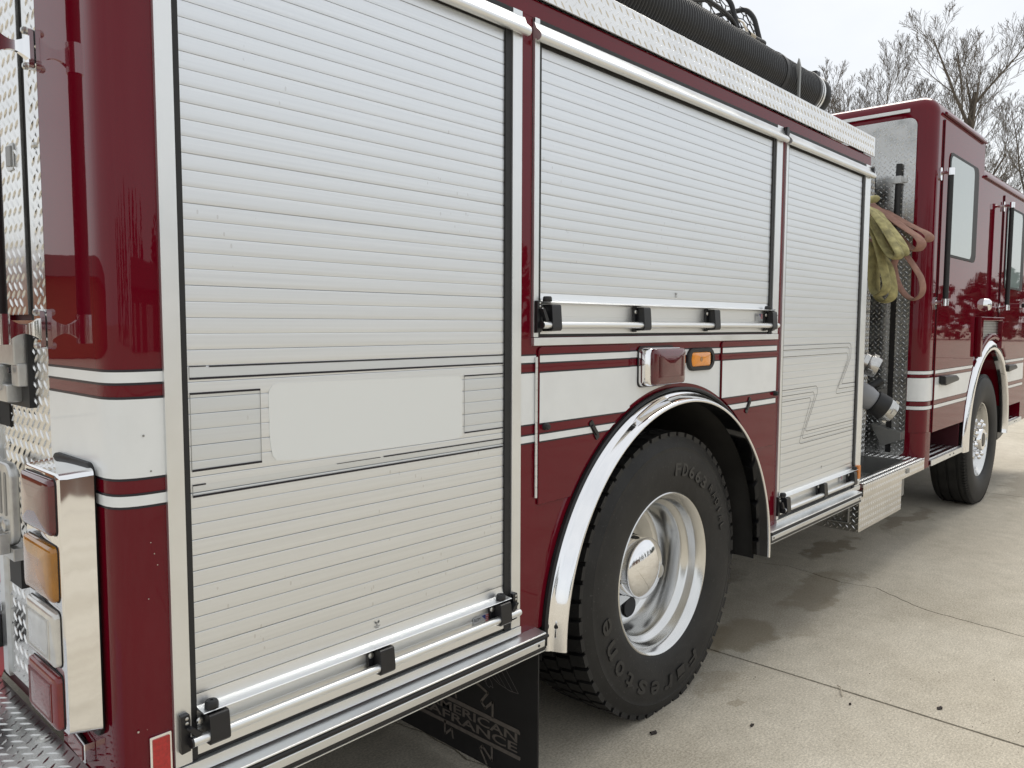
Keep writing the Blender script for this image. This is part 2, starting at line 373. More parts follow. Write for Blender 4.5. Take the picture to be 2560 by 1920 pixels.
# ------------------------------------------------------------------ ground
ground = struct('ground', MB().add([(-400, -400, -.03), (600, -400, -.03), (600, 600, -.03), (-400, 600, -.03)], [(0, 1, 2, 3)]), 'concrete', recalc=False)
apron = struct('concrete_apron', MB().box(-14, 40, -16, 12, -.028, -.022), 'joint')
def jag(x, y0, y1, n, amp, drift=0.0, seed=1):
    r = random.Random(seed); o = []; e = 0
    for i in range(n+1):
        t = i/n; e = e*.7+r.uniform(-amp, amp); o.append((x+drift*(t-.5)+e, y0+(y1-y0)*t))
    return o
def slab(left, right, name='concrete_slab'):                # left and right borders run along y; both lists bottom to top
    poly = [tuple(p) for p in left][::-1] + [tuple(p) for p in right]
    part(name, MB().prism(poly, 'z', -.02, 0), 'concrete', apron, bevel=0, smooth=0)
J = .0065
joint = lambda x, y0, y1, s: jag(x, y0, y1, 60, .0014, 0, s)
shift = lambda ln, d: [(p[0]+d, p[1]) for p in ln]
for (y0, y1) in ((-15.5, -4.405), (-4.395, 4.795), (4.805, 11.5)):
    near = (y0 == -4.395)
    xs = [-13.6, -1.5, 3.09, 7.7, 12.3, 16.9, 21.5, 26.1, 30.7, 39]
    for i in range(len(xs)-1):
        a = joint(xs[i], y0, y1, i); b_ = joint(xs[i+1], y0, y1, i+1)
        if near and xs[i] == 3.09:
            c = []
            for (x, y) in [(4.05, -4.395), (4.22, -3.1), (4.10, -2.2), (4.20, -1.5), (4.215, -.8), (4.245, -.55), (4.285, -.34), (4.37, -.2), (4.45, -.07), (4.42, .1), (4.5, .45), (4.35, .9), (4.5, 1.7), (4.3, 2.6), (4.45, 3.7), (4.4, 4.795)]:
                c.append((x, y))
            cc = []
            for p, q in zip(c, c[1:]):
                for k in range(6):
                    t = k/6; cc.append((p[0]+(q[0]-p[0])*t+random.uniform(-.007, .007), p[1]+(q[1]-p[1])*t))
            cc.append(c[-1])
            slab(shift(a, J), shift(cc, -.0042)); slab(shift(cc, .0042), shift(b_, -J))
        elif near and xs[i] == -1.5:
            cc = jag(1.74, y0, y1, 120, .02, .35, 5)
            slab(shift(a, J), shift(cc, -.0042)); slab(shift(cc, .0042), shift(b_, -J))
        else:
            slab(shift(a, J), shift(b_, -J))

# ------------------------------------------------------------------ the fire engine
FE = thing('fire_engine', 'maroon and white fire engine with aluminium roller doors parked on concrete', 'fire engine', (4.0, 1.22, 0))
AC = (2.425, .488)                                           # rear wheel arch centre
def archz(x, R):
    d = R*R-(x-AC[0])**2
    return AC[1]+math.sqrt(d) if d > 0 else -9
def arc(R, a0, a1, n=24, c=AC): return [(c[0]+R*math.cos(a0+(a1-a0)*i/n), c[1]+R*math.sin(a0+(a1-a0)*i/n)) for i in range(n+1)]
FRONT = 4.335
# body sides
R0 = .728
lo = .556
xl = AC[0]-math.sqrt(R0**2-(lo-AC[1])**2); a_l = math.atan2(lo-AC[1], xl-AC[0]); a_r = pi-a_l
wheel_panel = [(1.598, lo), (1.598, 1.4), (3.277, 1.4), (3.277, lo)] + arc(R0, a_r, a_l, 32)
side = MB().prism(wheel_panel, 'y', 0, .03)
side.box(1.598, 1.6475, 0, .03, 1.4, 2.262).box(3.237, 3.277, 0, .03, 1.4, 2.262).box(FRONT-.016, FRONT, 0, .05, .556, 2.262)
side.box(.60, FRONT, .0, .03, 2.262, 2.311).box(.60, 1.598, .002, .03, .545, .566).box(3.277, FRONT, .002, .03, .545, .566)
body = part('body_side', side, 'red', FE, bevel=.0012, smooth=30)
shell = MB().box(.56, 4.3, .04, 2.40, 1.32, 2.30).box(.56, 1.62, .04, 2.40, .57, 1.32).box(3.25, 4.3, .04, 2.40, .57, 1.32)
part('body_shell', shell, 'void', FE)
part('far_side_panel', MB().box(.56, FRONT, 2.40, 2.44, .55, 2.42), 'red', FE)
# white stripes with black edge lines (1 mm tape)
def clipped(mb, x0, x1, z0, z1, y, R=.742, n=40):
    for i in range(n):
        a, b_ = x0+(x1-x0)*i/n, x0+(x1-x0)*(i+1)/n
        za, zb = max(z0, archz(a, R)), max(z0, archz(b_, R))
        if za >= z1 and zb >= z1: continue
        za, zb = min(za, z1), min(zb, z1)
        mb.add([(a, y, za), (b_, y, zb), (b_, y, z1), (a, y, z1)], [(0, 1, 2, 3)])
BANDS = [(1.3285, 1.3475), (1.156, 1.2985), (1.1045, 1.1235)]
def stripes(x0, x1, y, parent, n=40):
    for z0, z1 in BANDS:
        for nm, m, a, b_, yy in (('white_stripe', 'white', z0, z1, y), ('pinstripe', 'ink', z1, z1+.0042, y+.0001), ('pinstripe', 'ink', z0-.0042, z0, y+.0001)):
            q = MB(); clipped(q, x0, x1, a, b_, yy, n=n)
            if q.f: part(nm, q, m, parent, recalc=False, smooth=0)
stripes(1.6, 1.668, -.0012, body, 2); stripes(2.131, 2.744, -.0012, body, 40)
part('white_stripe', MB().box(FRONT-.014, FRONT-.001, -.0012, 0, 1.094, 1.15).box(FRONT-.014, FRONT-.001, -.0012, 0, .946, 1.06).box(FRONT-.014, FRONT-.001, -.0012, 0, .89, .912), 'white', body, smooth=0)
# access doors above the wheel
RD = .742
def access(x0, x1, left):
    zt, zb, r = 1.372, .921, .012
    if left:
        xa = AC[0]-math.sqrt(RD**2-(zb-AC[1])**2)
        a0 = math.atan2(archz(x1, RD)-AC[1], x1-AC[0]); a1 = math.atan2(zb-AC[1], xa-AC[0])
        poly = [(x0, zb), (x0, zt-r), (x0+r*.3, zt-r*.3), (x0+r, zt), (x1-r, zt), (x1-r*.3, zt-r*.3), (x1, zt-r)] + arc(RD, a0, a1, 16)
    else:
        xa = AC[0]+math.sqrt(RD**2-(zb-AC[1])**2)
        a0 = math.atan2(zb-AC[1], xa-AC[0]); a1 = math.atan2(archz(x0, RD)-AC[1], x0-AC[0])
        poly = [(x0, zt-r), (x0+r*.3, zt-r*.3), (x0+r, zt), (x1, zt), (x1, zb)] + arc(RD, a0, a1, 16)
    d = part('access_door', MB().prism(poly, 'y', -.007, -.001), 'red', FE, bevel=.003, seg=3, smooth=30)
    stripes(x0+.002, x1-.002, -.0084, d, 40)
    return d
ad1 = access(1.674, 2.128, True); ad2 = access(2.748, 3.234, False)
hz = MB()
for i in range(13):
    z = .944+i*.0308
    hz.tube([(1.664, -.006, z), (1.664, -.006, z+.030)], .0042, 8)
part('piano_hinge', hz, 'alu', ad1)
def latch(x, z, ang, parent):
    poly = rrect(-.034, .034, -.0095, .0095, .004, 3)
    poly = [(x+p[0]*math.cos(ang)-p[1]*math.sin(ang), z+p[0]*math.sin(ang)+p[1]*math.cos(ang)) for p in poly]
    b = MB().prism(poly, 'y', -.0115, -.0072)
    poly2 = [(x+(p[0]-x)*.7, z+(p[1]-z)*.55) for p in poly]
    b.prism(poly2, 'y', -.0150, -.0116)
    part('door_latch', b, 'plastic', parent, bevel=.001)
latch(1.934, 1.112, rad(-55), ad1); latch(2.972, 1.112, rad(58), ad2)
part('rubber_stop', MB().lathe([(.0001, -.024), (.007, -.024), (.0095, -.020), (.011, -.007)], (1.70, 0, 1.145), 'y', 16), 'rubber', ad1)
part('rubber_stop', MB().lathe([(.0001, -.024), (.007, -.024), (.0095, -.020), (.011, -.007)], (3.222, 0, 1.145), 'y', 16), 'rubber', ad2)

# rear corner post, wrapped by the stripes
prof = [(.622, 0), (.60, 0), (.588, .0006), (.572, .003), (.558, .008), (.547, .015), (.539, .026), (.5345, .040), (.533, .055), (.5325, .07), (.533, .2), (.533, .320)]
post = MB(); post.sheet(prof, 'z', .545, 2.42); post.sheet([(.622, 0), (.622, .03)], 'z', .545, 2.42)
corner = part('corner_post', post, 'red', FE, smooth=50)
def off(pr, d):
    o = []
    for i, p in enumerate(pr):
        a, b_ = pr[max(i-1, 0)], pr[min(i+1, len(pr)-1)]
        tx, ty = b_[0]-a[0], b_[1]-a[1]; l = math.hypot(tx, ty)
        o.append((p[0]-(-ty/l)*d*-1, p[1]-(tx/l)*d*-1) if False else (p[0]+ty/l*d*-1, p[1]+tx/l*d))
    return o
# outward side of this profile is towards -x / -y
def outw(pr, d):
    o = []
    for i, p in enumerate(pr):
        a, b_ = pr[max(i-1, 0)], pr[min(i+1, len(pr)-1)]
        tx, ty = b_[0]-a[0], b_[1]-a[1]; l = math.hypot(tx, ty)
        nx, ny = -ty/l, tx/l                                   # left of travel
        if nx > .01 or ny > .01: nx, ny = -nx, -ny
        o.append((p[0]+nx*d, p[1]+ny*d))
    return o
pw = outw(prof, .0012); pk = outw(prof, .0010)
for z0, z1 in BANDS:
    part('white_stripe', MB().sheet(pw, 'z', z0, z1), 'white', corner, recalc=False, smooth=50)
    part('pinstripe', MB().sheet(pk, 'z', z1, z1+.0045), 'ink', corner, recalc=False, smooth=50)
    part('pinstripe', MB().sheet(pk, 'z', z0-.0045, z0), 'ink', corner, recalc=False, smooth=50)
part('paint_chip', MB().disc((.5325+.052, -.0012, 1.232), .0022, 'y', -.0004, 7).disc((.596, -.0012, 1.166), .002, 'y', -.0004, 7), 'steel', corner)
chip = MB()
for (x, z) in ((.560, .685), (.5775, .684), (.592, 1.034), (.603, .99), (.598, 1.012), (.585, .93)):
    y = .0012 if x > .58 else .004
    chip.disc((x, y, z), .0020 if z < .7 else .0010, 'y', -.0016, 7)
part('paint_chip', chip, 'bolt', corner)
rf = part('side_reflector', MB().prism(rrect(.577, .618, .525, .669, .003), 'y', -.005, 0), 'chrome', FE, bevel=.0015)
part('reflector_lens', MB().prism(rrect(.5815, .6135, .53, .6635, .002), 'y', -.0066, -.0052), 'refl', rf)

# ------------------------------------------------------------------ roller doors
def roller_door(x0, x1, xs0, xs1, zsill, ztop, zslat0, nslat, pitch, slatm, lift, label):
    """x0..x1 outer frame, xs0..xs1 slats; zslat0 = lowest slat joint"""
    d = part('roller_door', MB().box(xs0-.005, xs1+.005, .018, .028, zsill, ztop), 'void', FE, label=label)
    part('door_jamb', MB().box(x0, xs0-.013, -.008, .03, zsill, ztop), 'alu', d, bevel=.0015)
    part('door_jamb', MB().box(xs1+.023, x1, -.008, .03, zsill, ztop), 'alu', d, bevel=.0015)
    sl = MB().box(x0-.001, x1+.001, -.011, .03, zsill-.024, zsill-.0015)
    part('door_sill', sl, 'alu', d, bevel=.0015)
    part('seal_strip', MB().box(xs0-.0125, xs0, -.003, .025, zsill, ztop), 'rubber', d)
    part('seal_strip', MB().box(xs1+.0003, xs1+.0225, -.003, .025, zsill, ztop), 'rubber', d)
    # one slat: slightly bowed, with a narrow recessed joint below it
    g = .0009
    pr = [(.012, 0), (.0048, .0002), (.0046, g), (.0025, g+.0001), (.0020, .0042), (.0019, .010), (.00185, .020), (.0020, pitch-.0012), (.0023, pitch-.0003), (.0048, pitch-.0002), (.012, pitch-.0001)]
    sm = MB().prism(pr, 'x', xs0+.0004, xs1-.0004).mesh('slat', smooth=12)
    sm.materials.append(M[slatm])
    for i in range(nslat):
        part('slat', sm, None, d, loc=(0, random.uniform(-.0003, .0003), zslat0+pitch*i+random.uniform(-.0003, .0003)))
    # drip header
    hp = [(-.002, ztop-.012), (-.007, ztop-.013), (-.014, ztop-.030), (-.028, ztop-.043), (-.032, ztop-.050), (-.031, ztop-.058), (-.026, ztop-.063), (-.016, ztop-.064), (-.014, ztop-.058), (-.002, ztop-.058)]
    part('drip_header', MB().prism(hp, 'x', x0-.002, x1+.010), 'alu', d, smooth=40)
    part('header_gasket', MB().box(x0, x1, -.0075, -.001, ztop-.0125, ztop-.001), 'rubber', d, bevel=.001)
    part('header_shade_strip', MB().box(xs0, xs1, -.001, .017, zslat0+pitch*nslat-.002, ztop-.05), 'void', d)  # near-black strip painting the recess shade between header and top slat
    # bottom rail with ledge
    zl = lift['zl']; zb = lift['zb']
    br = [(.012, zslat0), (.003, zslat0-.0005), (.001, zl+.010), (-.001, zl+.004), (-.008, zl+.0012), (-.030, zl-.0006), (-.0312, zl-.0018), (-.030, zl-.003), (-.004, zl-.0030), (-.001, zl-.006), (-.001, zb+.052), (-.0022, zb+.0518), (-.0022, zb+.0505), (-.001, zb+.0503), (-.001, zb+.021), (-.0022, zb+.0208), (-.0022, zb+.0196), (-.001, zb+.0194), (-.001, zb), (.012, zb)]
    part('bottom_rail', MB().prism(br, 'x', xs0+.0004, xs1-.0004), 'alu_bright', d, smooth=30)
    part('bottom_seal', MB().box(xs0, xs1, .001, .016, zsill-.001, zb-.0004), 'rubber', d)
    xb0, xb1, zbar, rb = lift['bar']
    part('lift_bar', MB().tube([(xb0, -.0285, zbar), (xb0+.004, -.0285, zbar), (xb1-.006, -.0285, zbar), (xb1-.001, -.0285, zbar), (xb1, -.0285, zbar)], [rb, rb, rb, rb*.9, rb*.5], 18), 'alu_bright', d, smooth=60)
    part('bar_end_cap', MB().tube([(xb0-.004, -.0285, zbar), (xb0-.0001, -.0285, zbar)], rb*1.06, 16), 'plastic', d)
    for sx in lift['straps']:
        zt = zl-.004
        pr = [(-.0025, zt-.004), (-.032, zt-.003), (-.0355, zt-.005), (-.0368, zt-.010), (-.0410, zbar-.004), (-.0405, zbar-.011), (-.036, zbar-.016), (-.0025, zbar-.018)]
        st = part('bar_strap', MB().prism(pr, 'x', sx, sx+.0405), 'plastic', d, bevel=.0007, smooth=20)
        part('strap_plate', MB().box(sx-.014, sx-.0003, -.010, -.0015, zbar-.022, zt-.001), 'plastic', d, bevel=.001) if sx > lift['straps'][0]+.01 else None
        part('strap_bolt', MB().lathe([(.0075, .0), (.0075, -.0015), (.005, -.004), (.0001, -.0045)], (sx-.0075, -.0102, zt-.018), 'y', 12), 'bolt', d)
    for kx in lift['knobs']:
        part('rubber_knob', MB().lathe([(.0125, 0), (.0135, .002), (.0128, .011), (.0105, .0145), (.0035, .0150), (.003, .0125), (.0001, .0125)], (kx, -.019, zl+.0005), 'z', 16), 'rubber', d, smooth=40)
    for cx, sgn in lift['catches']:
        zt = zl+.002
        poly = [(-.007, zt), (.009, zt+.001), (.011, zt-.012), (.010, zt-.022), (.010, zbar-.020), (-.008, zbar-.022)]
        part('bar_catch', MB().prism([(cx+p[0], p[1]) for p in poly], 'y', -.020, -.0085), 'plastic', d, bevel=.001)
        arm = [(-.002, zt-.022), (.010, zt-.022), (.010+.018, zbar+.013), (.016, zbar+.008)]
        part('catch_arm', MB().prism([(cx+p[0]*sgn, p[1]) for p in arm], 'y', -.034, -.0205), 'plastic', d, bevel=.001)
        for dz in (.006, .0155):
            part('rivet', MB().disc((cx+.003, -.0202, zt-dz), .0033, 'y', -.0012, 10, .0008), 'bolt', d)
    return d
D1 = roller_door(.622, 1.598, .668, 1.538, .5915, 2.262, .718, 49, .0303, 'slat1',
    dict(zl=.692, zb=.5985, bar=(.646, 1.574, .6425, .0100), straps=[.677, 1.086, 1.489], knobs=[.690, 1.507], catches=[(.637, 1), (1.563, -1)]),
    'wide roller door with faded decals at the rear')
D2 = roller_door(1.649, 3.237, 1.6825, 3.158, 1.3995, 2.262, 1.5235, 22, .03055, 'slat',
    dict(zl=1.4985, zb=1.408, bar=(1.661, 3.195, 1.4335, .0100), straps=[1.694, 2.158, 2.628, 3.120], knobs=[1.694, 3.11], catches=[(1.6585, 1), (3.172, -1)]),
    'short roller door above the rear wheel')
D3 = roller_door(3.277, 4.320, 3.312, 4.222, .5835, 2.262, .714, 49, .03025, 'slat',
    dict(zl=.684, zb=.596, bar=(3.304, 4.22, .624, .0105), straps=[3.316, 3.746, 4.150], knobs=[3.315, 4.20], catches=[(3.277, 1)]),
    'narrow roller door with stepped outline stripes')
part('marker_strip', MB().box(4.225, 4.262, -.031, -.012, .63, .70), 'orange', D3, bevel=.002)
# printed film and a sheet for blanked-out lettering on the wide door
y = .0006
def hline(x0, x1, z, t): part('pinstripe', MB().box(x0, x1, y-.0004, y, z-t/2, z+t/2), 'ink', D1, smooth=0)
hline(.673, .706, 1.3535, .0020); hline(.712, 1.534, 1.3525, .0027); hline(.673, 1.534, 1.3305, .0042)
hline(.673, .8185, 1.302, .0040); hline(.674, .819, 1.155, .0042); hline(1.390, 1.534, 1.303, .0034); hline(1.391, 1.534, 1.1565, .0034)
hline(.674, .700, 1.1268, .0026); hline(1.13, 1.534, 1.1268, .0028); hline(1.0, 1.12, 1.1266, .0012); hline(.674, 1.534, 1.1053, .0042)
fl = MB()
for (x, z0, z1) in ((.673, 1.332, 1.352), (.6735, 1.157, 1.30), (.8185, 1.157, 1.30), (1.3905, 1.158, 1.301), (.674, 1.107, 1.125)):
    fl.box(x-.0005, x+.0005, .0008, .0012, z0, z1)
part('film_edge', fl, 'emblem', D1, smooth=0)
vp = [(.852, 1.153)] + [(.90, 1.1475), (1.1, 1.1455), (1.30, 1.144), (1.368, 1.1445), (1.380, 1.150), (1.3825, 1.165), (1.3825, 1.29), (1.379, 1.299), (1.370, 1.304), (.86, 1.3125), (.846, 1.309), (.8375, 1.296), (.837, 1.27), (.838, 1.2), (.843, 1.165)]
part('blanked_text_patch', MB().prism(vp, 'y', .0012, .0016), 'pale', D1, smooth=0)  # added sheet where lettering is blanked out; the door has no such panel
# stepped outline stripes on the narrow door
def rounded(pts, r=.018, n=5):
    o = [pts[0]]
    for a, b_, c in zip(pts, pts[1:], pts[2:]):
        A, B, C = Vector(a), Vector(b_), Vector(c)
        ra = min(r, (A-B).length*.45, (C-B).length*.45)
        p, q = B+(A-B).normalized()*ra, B+(C-B).normalized()*ra
        for i in range(n+1):
            t = i/n; o.append(tuple(p*(1-t)**2+B*2*t*(1-t)+q*t*t))
    return o+[pts[-1]]
zl = MB()
for pts, t in (([(3.313, 1.3455), (4.142, 1.3455), (4.146, 1.272), (4.02, 1.141), (4.220, 1.141)], .0022), ([(3.313, 1.3255), (4.117, 1.3255), (4.122, 1.268), (3.975, 1.119), (4.220, 1.119)], .0022),
            ([(3.313, 1.296), (4.094, 1.296), (4.102, 1.266), (3.945, 1.096), (4.220, 1.096)], .0022), ([(3.313, 1.149), (3.71, 1.149), (3.722, 1.12), (3.58, .943), (4.220, .943)], .0022),
            ([(3.313, 1.123), (3.672, 1.123), (3.684, 1.10), (3.545, .912), (4.220, .912)], .0022), ([(3.313, 1.098), (3.632, 1.098), (3.64, 1.085), (3.515, .891), (4.220, .891)], .0022)):
    zl = MB(); pts = rounded([(p[0], p[1]) for p in pts], .03)
    for a, b_ in zip(pts, pts[1:]):
        A, B = Vector(a), Vector(b_); d = (B-A)
        if d.length < 1e-6: continue
        nrm = Vector((-d.y, d.x)).normalized()*t/2
        zl.add([(A.x+nrm.x, .0007, A.y+nrm.y), (A.x-nrm.x, .0007, A.y-nrm.y), (B.x-nrm.x, .0007, B.y-nrm.y), (B.x+nrm.x, .0007, B.y+nrm.y)], [(0, 1, 2, 3)])
    part('pinstripe', zl, 'ink', D3, recalc=False, smooth=0)
# maker's emblem etched above each rail and printed labels on the rails
def emblem(x, z, s, parent):
    b = MB(); y = .0010
    for sg in (-1, 1):
        for i in range(4):
            a = [(.10, .55), (.42-.07*i, .95-.12*i), (.55-.07*i, .62-.12*i)]
            b.prism([(x+sg*p[0]*s, z+p[1]*s) for p in a], 'y', y-.0003, y)
    b.prism([(x-.09*s, z+.1*s), (x-.12*s, z+.55*s), (x, z+.72*s), (x+.12*s, z+.55*s), (x+.09*s, z+.1*s)], 'y', y-.0003, y)
    b.box(x-.62*s, x+.62*s, y-.0003, y, z-.08*s, z+.05*s); b.prism([(x-.45*s, z-.2*s), (x+.45*s, z-.2*s), (x+.3*s, z-.36*s), (x-.3*s, z-.36*s)], 'y', y-.0003, y)
    part('emblem', b, 'emblem', parent, smooth=0)
emblem(1.106, .729, .014, D1); emblem(2.417, 1.535, .013, D2); emblem(3.80, .745, .011, D3)
def rail_label(x, z, w, h, parent, pl=True):
    lb = part('maker_label', MB().prism(rrect(x, x+w, z, z+h, .003), 'y', -.0030, -.0023), 'labelpaper', parent, smooth=0)
    return lb
for (x, z, w, h, p) in ((1.418, .629, .064, .032, D1), (3.030, 1.452, .068, .031, D2), (4.02, .640, .05, .028, D3)):
    lb = rail_label(x, z, w, h, p); y = -.0033
    part('label_print', text_mb('ROM', (x+.004, y, z+h*.60), (1, 0, 0), (0, 0, 1), w*.34, h*.27), 'ink', p, recalc=False, smooth=0)
    t = MB()
    for i in range(4): t.box(x+.004, x+w*(.55-.05*(i % 2)), y, y+.0002, z+h*(.12+.10*i), z+h*(.155+.10*i))
    part('label_print', t, 'emblem', p, smooth=0)
    part('label_print', MB().prism([(x+w*.48, z+h*.93), (x+w*.72, z+h*.93), (x+w*.72, z+h*.5)], 'y', y, y+.0003), 'labelblue', p, smooth=0)
    t = MB()
    for i in range(4): t.box(x+w*.73, x+w*.96, y, y+.0003, z+h*(.34+.16*i), z+h*(.42+.16*i))
    part('label_print', t, 'labelred', p, smooth=0)

# ------------------------------------------------------------------ rub rails
def rub_rail(x0, x1):
    top = [(0, .5630), (-.0385, .5590), (-.0415, .5575), (-.0420, .5545), (-.0385, .5530), (0, .5530)]
    r = part('rub_rail', MB().prism(top, 'x', x0, x1), 'alu_bright', FE, bevel=.0008)
    part('rubber_insert', MB().prism([(-.004, .5528), (-.036, .5528), (-.0415, .5495), (-.043, .5455), (-.0415, .5415), (-.036, .5392), (-.004, .5392)], 'x', x0+.002, x1+.012), 'rubber', r, smooth=60)
    part('reflective_strip', MB().prism([(-.004, .5390), (-.0405, .5388), (-.0415, .5365), (-.0395, .519), (-.036, .5165), (-.004, .5165)], 'x', x0+.006, x1-.004), 'alu', r, bevel=.0008)
    part('rail_base', MB().prism([(-.002, .552), (-.034, .552), (-.038, .516), (-.038, .5085), (-.036, .507), (-.002, .507)], 'x', x0, x1), 'plastic', r)
    part('rail_edge', MB().box(x0, x1, -.0392, -.0362, .5045, .5068), 'alu', r)
    for xx in (x0+.02, x1-.03): part('rail_screw', MB().disc((xx, -.0400, .528), .004, 'y', -.002, 10, .001), 'rubber', r)
rub_rail(.60, 1.672); rub_rail(3.165, 4.262)

# ------------------------------------------------------------------ wheel arch, liner, wheels
def fender(c, R0_, Rl, yl, yb, a0, a1, R1_=None, name='fender_arch', d=0.0):
    prof = [(R0_, yb), (R0_+.002, yb-.006), (R0_-.006, yb-.016)]
    n = 6
    for i in range(n+1):
        t = i/n; prof.append((R0_-.010-(R0_-.010-Rl-.006)*t**.85, yb-.018+(yl-yb+.018)*(1-(1-t)**1.7)))
    prof += [(Rl+.001, yl+.0005), (Rl-.001, yl+.004), (Rl, yl+.012), (Rl+.004, yb+.02)]
    f = part(name, MB().lathe(prof, (c[0], 0, c[1]), 'y', 72, a0, a1), 'chrome', FE, smooth=60)
    g = [(R0_+.013, yb), (R0_+.014, yb-.012), (R0_+.008, yb-.016), (R0_+.0025, yb-.010), (R0_+.0025, yb)]
    part('arch_gasket', MB().lathe(g, (c[0], 0, c[1]), 'y', 64, a0+.02, a1-.02), 'rubber', f)
    return f
fa = fender(AC, .715, .678, -.060, -.001, rad(-2), rad(180.5))
# straight foot of the arch on the rear side
lin = MB().lathe([(.70, .02), (.705, .05), (.705, .78)], (AC[0], 0, AC[1]), 'y', 40, rad(-4), rad(184))
part('wheel_well_liner', lin, 'liner', FE)
part('wheel_well_back', MB().box(1.70, 3.15, .72, .74, .40, 1.20), 'liner', FE)
TY = (2.485, .045, .515)
def tyre_profile(R):
    return [(.2985, .026), (.3035, .0195), (.312, .0155), (.335, .0075), (.375, .001), (.42, -.003), (.455, .000), (.470, .0035), (.472, .0025), (.476, .0045), (.489, .008), (.495, .0115), (.5045, .015), (R-.0165, .019), (R-.0165, .27), (.50, .278), (.45, .29), (.38, .285), (.30, .25)]
def settle(me, z0):
    for v in me.vertices:
        if v.co.z < z0: v.co.z = z0
def wheel_rear(cx, y0, cz, parent, full=True):
    R = .530
    me = MB().lathe(tyre_profile(R), (cx, y0, cz), 'y', 96).mesh('tyre', smooth=50); settle(me, .0005)
    t = part('tyre', me, 'tyre', parent)
    tb = MB(); NB = 54
    rows = [(.0165, .075, 0), (.085, .140, .5), (.150, .205, 0), (.215, .272, .5)]
    for k in range(NB):
        for (ya, yb, o) in rows:
            a = 2*pi*(k+o)/NB; w = 2*pi/NB*.74
            vs = []
            for rr in (R-.018, R):
                for yy in (ya, yb):
                    for s in (-.5, .5):
                        ang = a+w*s+(.018 if yy == yb else 0)
                        r2 = rr-(.003 if (yy == ya and ya < .03) else 0)
                        vs.append((cx+r2*math.cos(ang), y0+yy, max(0, cz+r2*math.sin(ang))))
            tb.add(vs, [(0, 1, 3, 2), (4, 6, 7, 5), (0, 4, 5, 1), (2, 3, 7, 6), (0, 2, 6, 4), (1, 5, 7, 3)])
    part('tread_blocks', tb, 'tyre', t, kind='stuff', smooth=0)
    return t
def rubber_mat():
    m, n, b = newmat('tyre_rubber'); N = n.nodes.new; K = n.links.new
    ge = N('ShaderNodeNewGeometry')
    t = N('ShaderNodeTexNoise'); t.inputs['Scale'].default_value = 7; t.inputs['Detail'].default_value = 8; t.inputs['Roughness'].default_value = .65; K(ge.outputs['Position'], t.inputs['Vector'])
    r = N('ShaderNodeValToRGB'); e = r.color_ramp.elements; e[0].position = .35; e[0].color = (.006, .006, .0065, 1); e[1].position = .68; e[1].color = (.019, .0185, .018, 1)
    K(t.outputs[0], r.inputs[0])
    t2 = N('ShaderNodeTexNoise'); t2.inputs['Scale'].default_value = 130; t2.inputs['Detail'].default_value = 2; K(ge.outputs['Position'], t2.inputs['Vector'])
    g = N('ShaderNodeMath'); g.operation = 'GREATER_THAN'; g.inputs[1].default_value = .70; K(t2.outputs[0], g.inputs[0])
    mx = N('ShaderNodeMixRGB'); mx.inputs[2].default_value = (.05, .049, .047, 1); K(g.outputs[0], mx.inputs[0]); K(r.outputs[0], mx.inputs[1]); K(mx.outputs[0], b.inputs['Base Color'])
    b.inputs['Roughness'].default_value = .58; b.inputs['Specular IOR Level'].default_value = .45
    bp = N('ShaderNodeBump'); bp.inputs['Strength'].default_value = .12; bp.inputs['Distance'].default_value = .004; K(t2.outputs[0], bp.inputs['Height']); K(bp.outputs[0], b.inputs['Normal'])
    return m
M['tyre'] = rubber_mat()
axle = part('rear_wheel', MB().lathe([(.12, .18), (.12, .9)], TY, 'y', 24), 'under', FE, label='rear dual wheel with deep polished rim')
wheel_rear(*TY, axle)
inner = MB().lathe(tyre_profile(.53), (TY[0], .37, TY[2]), 'y', 64).mesh('inner_tyre', smooth=50); settle(inner, .0005)
part('inner_tyre', inner, 'tyre', axle)
rp = [(.3015, .060), (.3030, .046), (.2995, .0435), (.2950, .0455), (.2880, .056), (.2800, .064), (.2735, .078), (.2715, .104), (.2665, .112), (.2520, .120), (.2470, .130), (.2440, .20), (.2400, .235), (.2300, .248), (.215, .254), (.170, .250), (.150, .240), (.132, .238), (.122, .235)]
rim = part('rim', MB().lathe([(r, h+.019*(h < .2)+.006*(h >= .2)) for r, h in rp], (TY[0], 0, TY[2]), 'y', 96), 'polish', axle, smooth=35)
hubp = [(.120, .26), (.1165, .235), (.1165, .156), (.1160, .152), (.1135, .1485), (.108, .1445), (.098, .139), (.085, .1335), (.068, .128), (.05, .1238), (.028, .1208), (.0001, .120)]
part('hub_cap', MB().lathe(hubp, (TY[0], 0, TY[2]), 'y', 56), 'chrome', axle, smooth=40)
part('hub_plug', MB().lathe([(.026, .137), (.026, .1275), (.022, .126), (.0001, .1258)], (TY[0]+.066, 0, TY[2]-.020), 'y', 24), 'cast', axle)
for i in range(5):
    a = rad(62+72*i+150)
    c = (TY[0]+.190*math.cos(a), .2515, TY[2]+.190*math.sin(a))
    part('hand_hole', MB().disc(c, .038, 'y', -.004, 20), 'rubber', axle)
a = rad(62+72*2+150); vx, vz = TY[0]+.190*math.cos(rad(212)), TY[2]+.190*math.sin(rad(212))
part('hand_hole', MB().disc((vx, .2505, vz), .042, 'y', -.006, 22, .004), 'rubber', axle)
part('valve_stem', MB().tube([(vx, .243, vz), (vx+.004, .21, vz-.002), (vx+.008, .175, vz-.004)], .006, 8), 'bolt', axle)
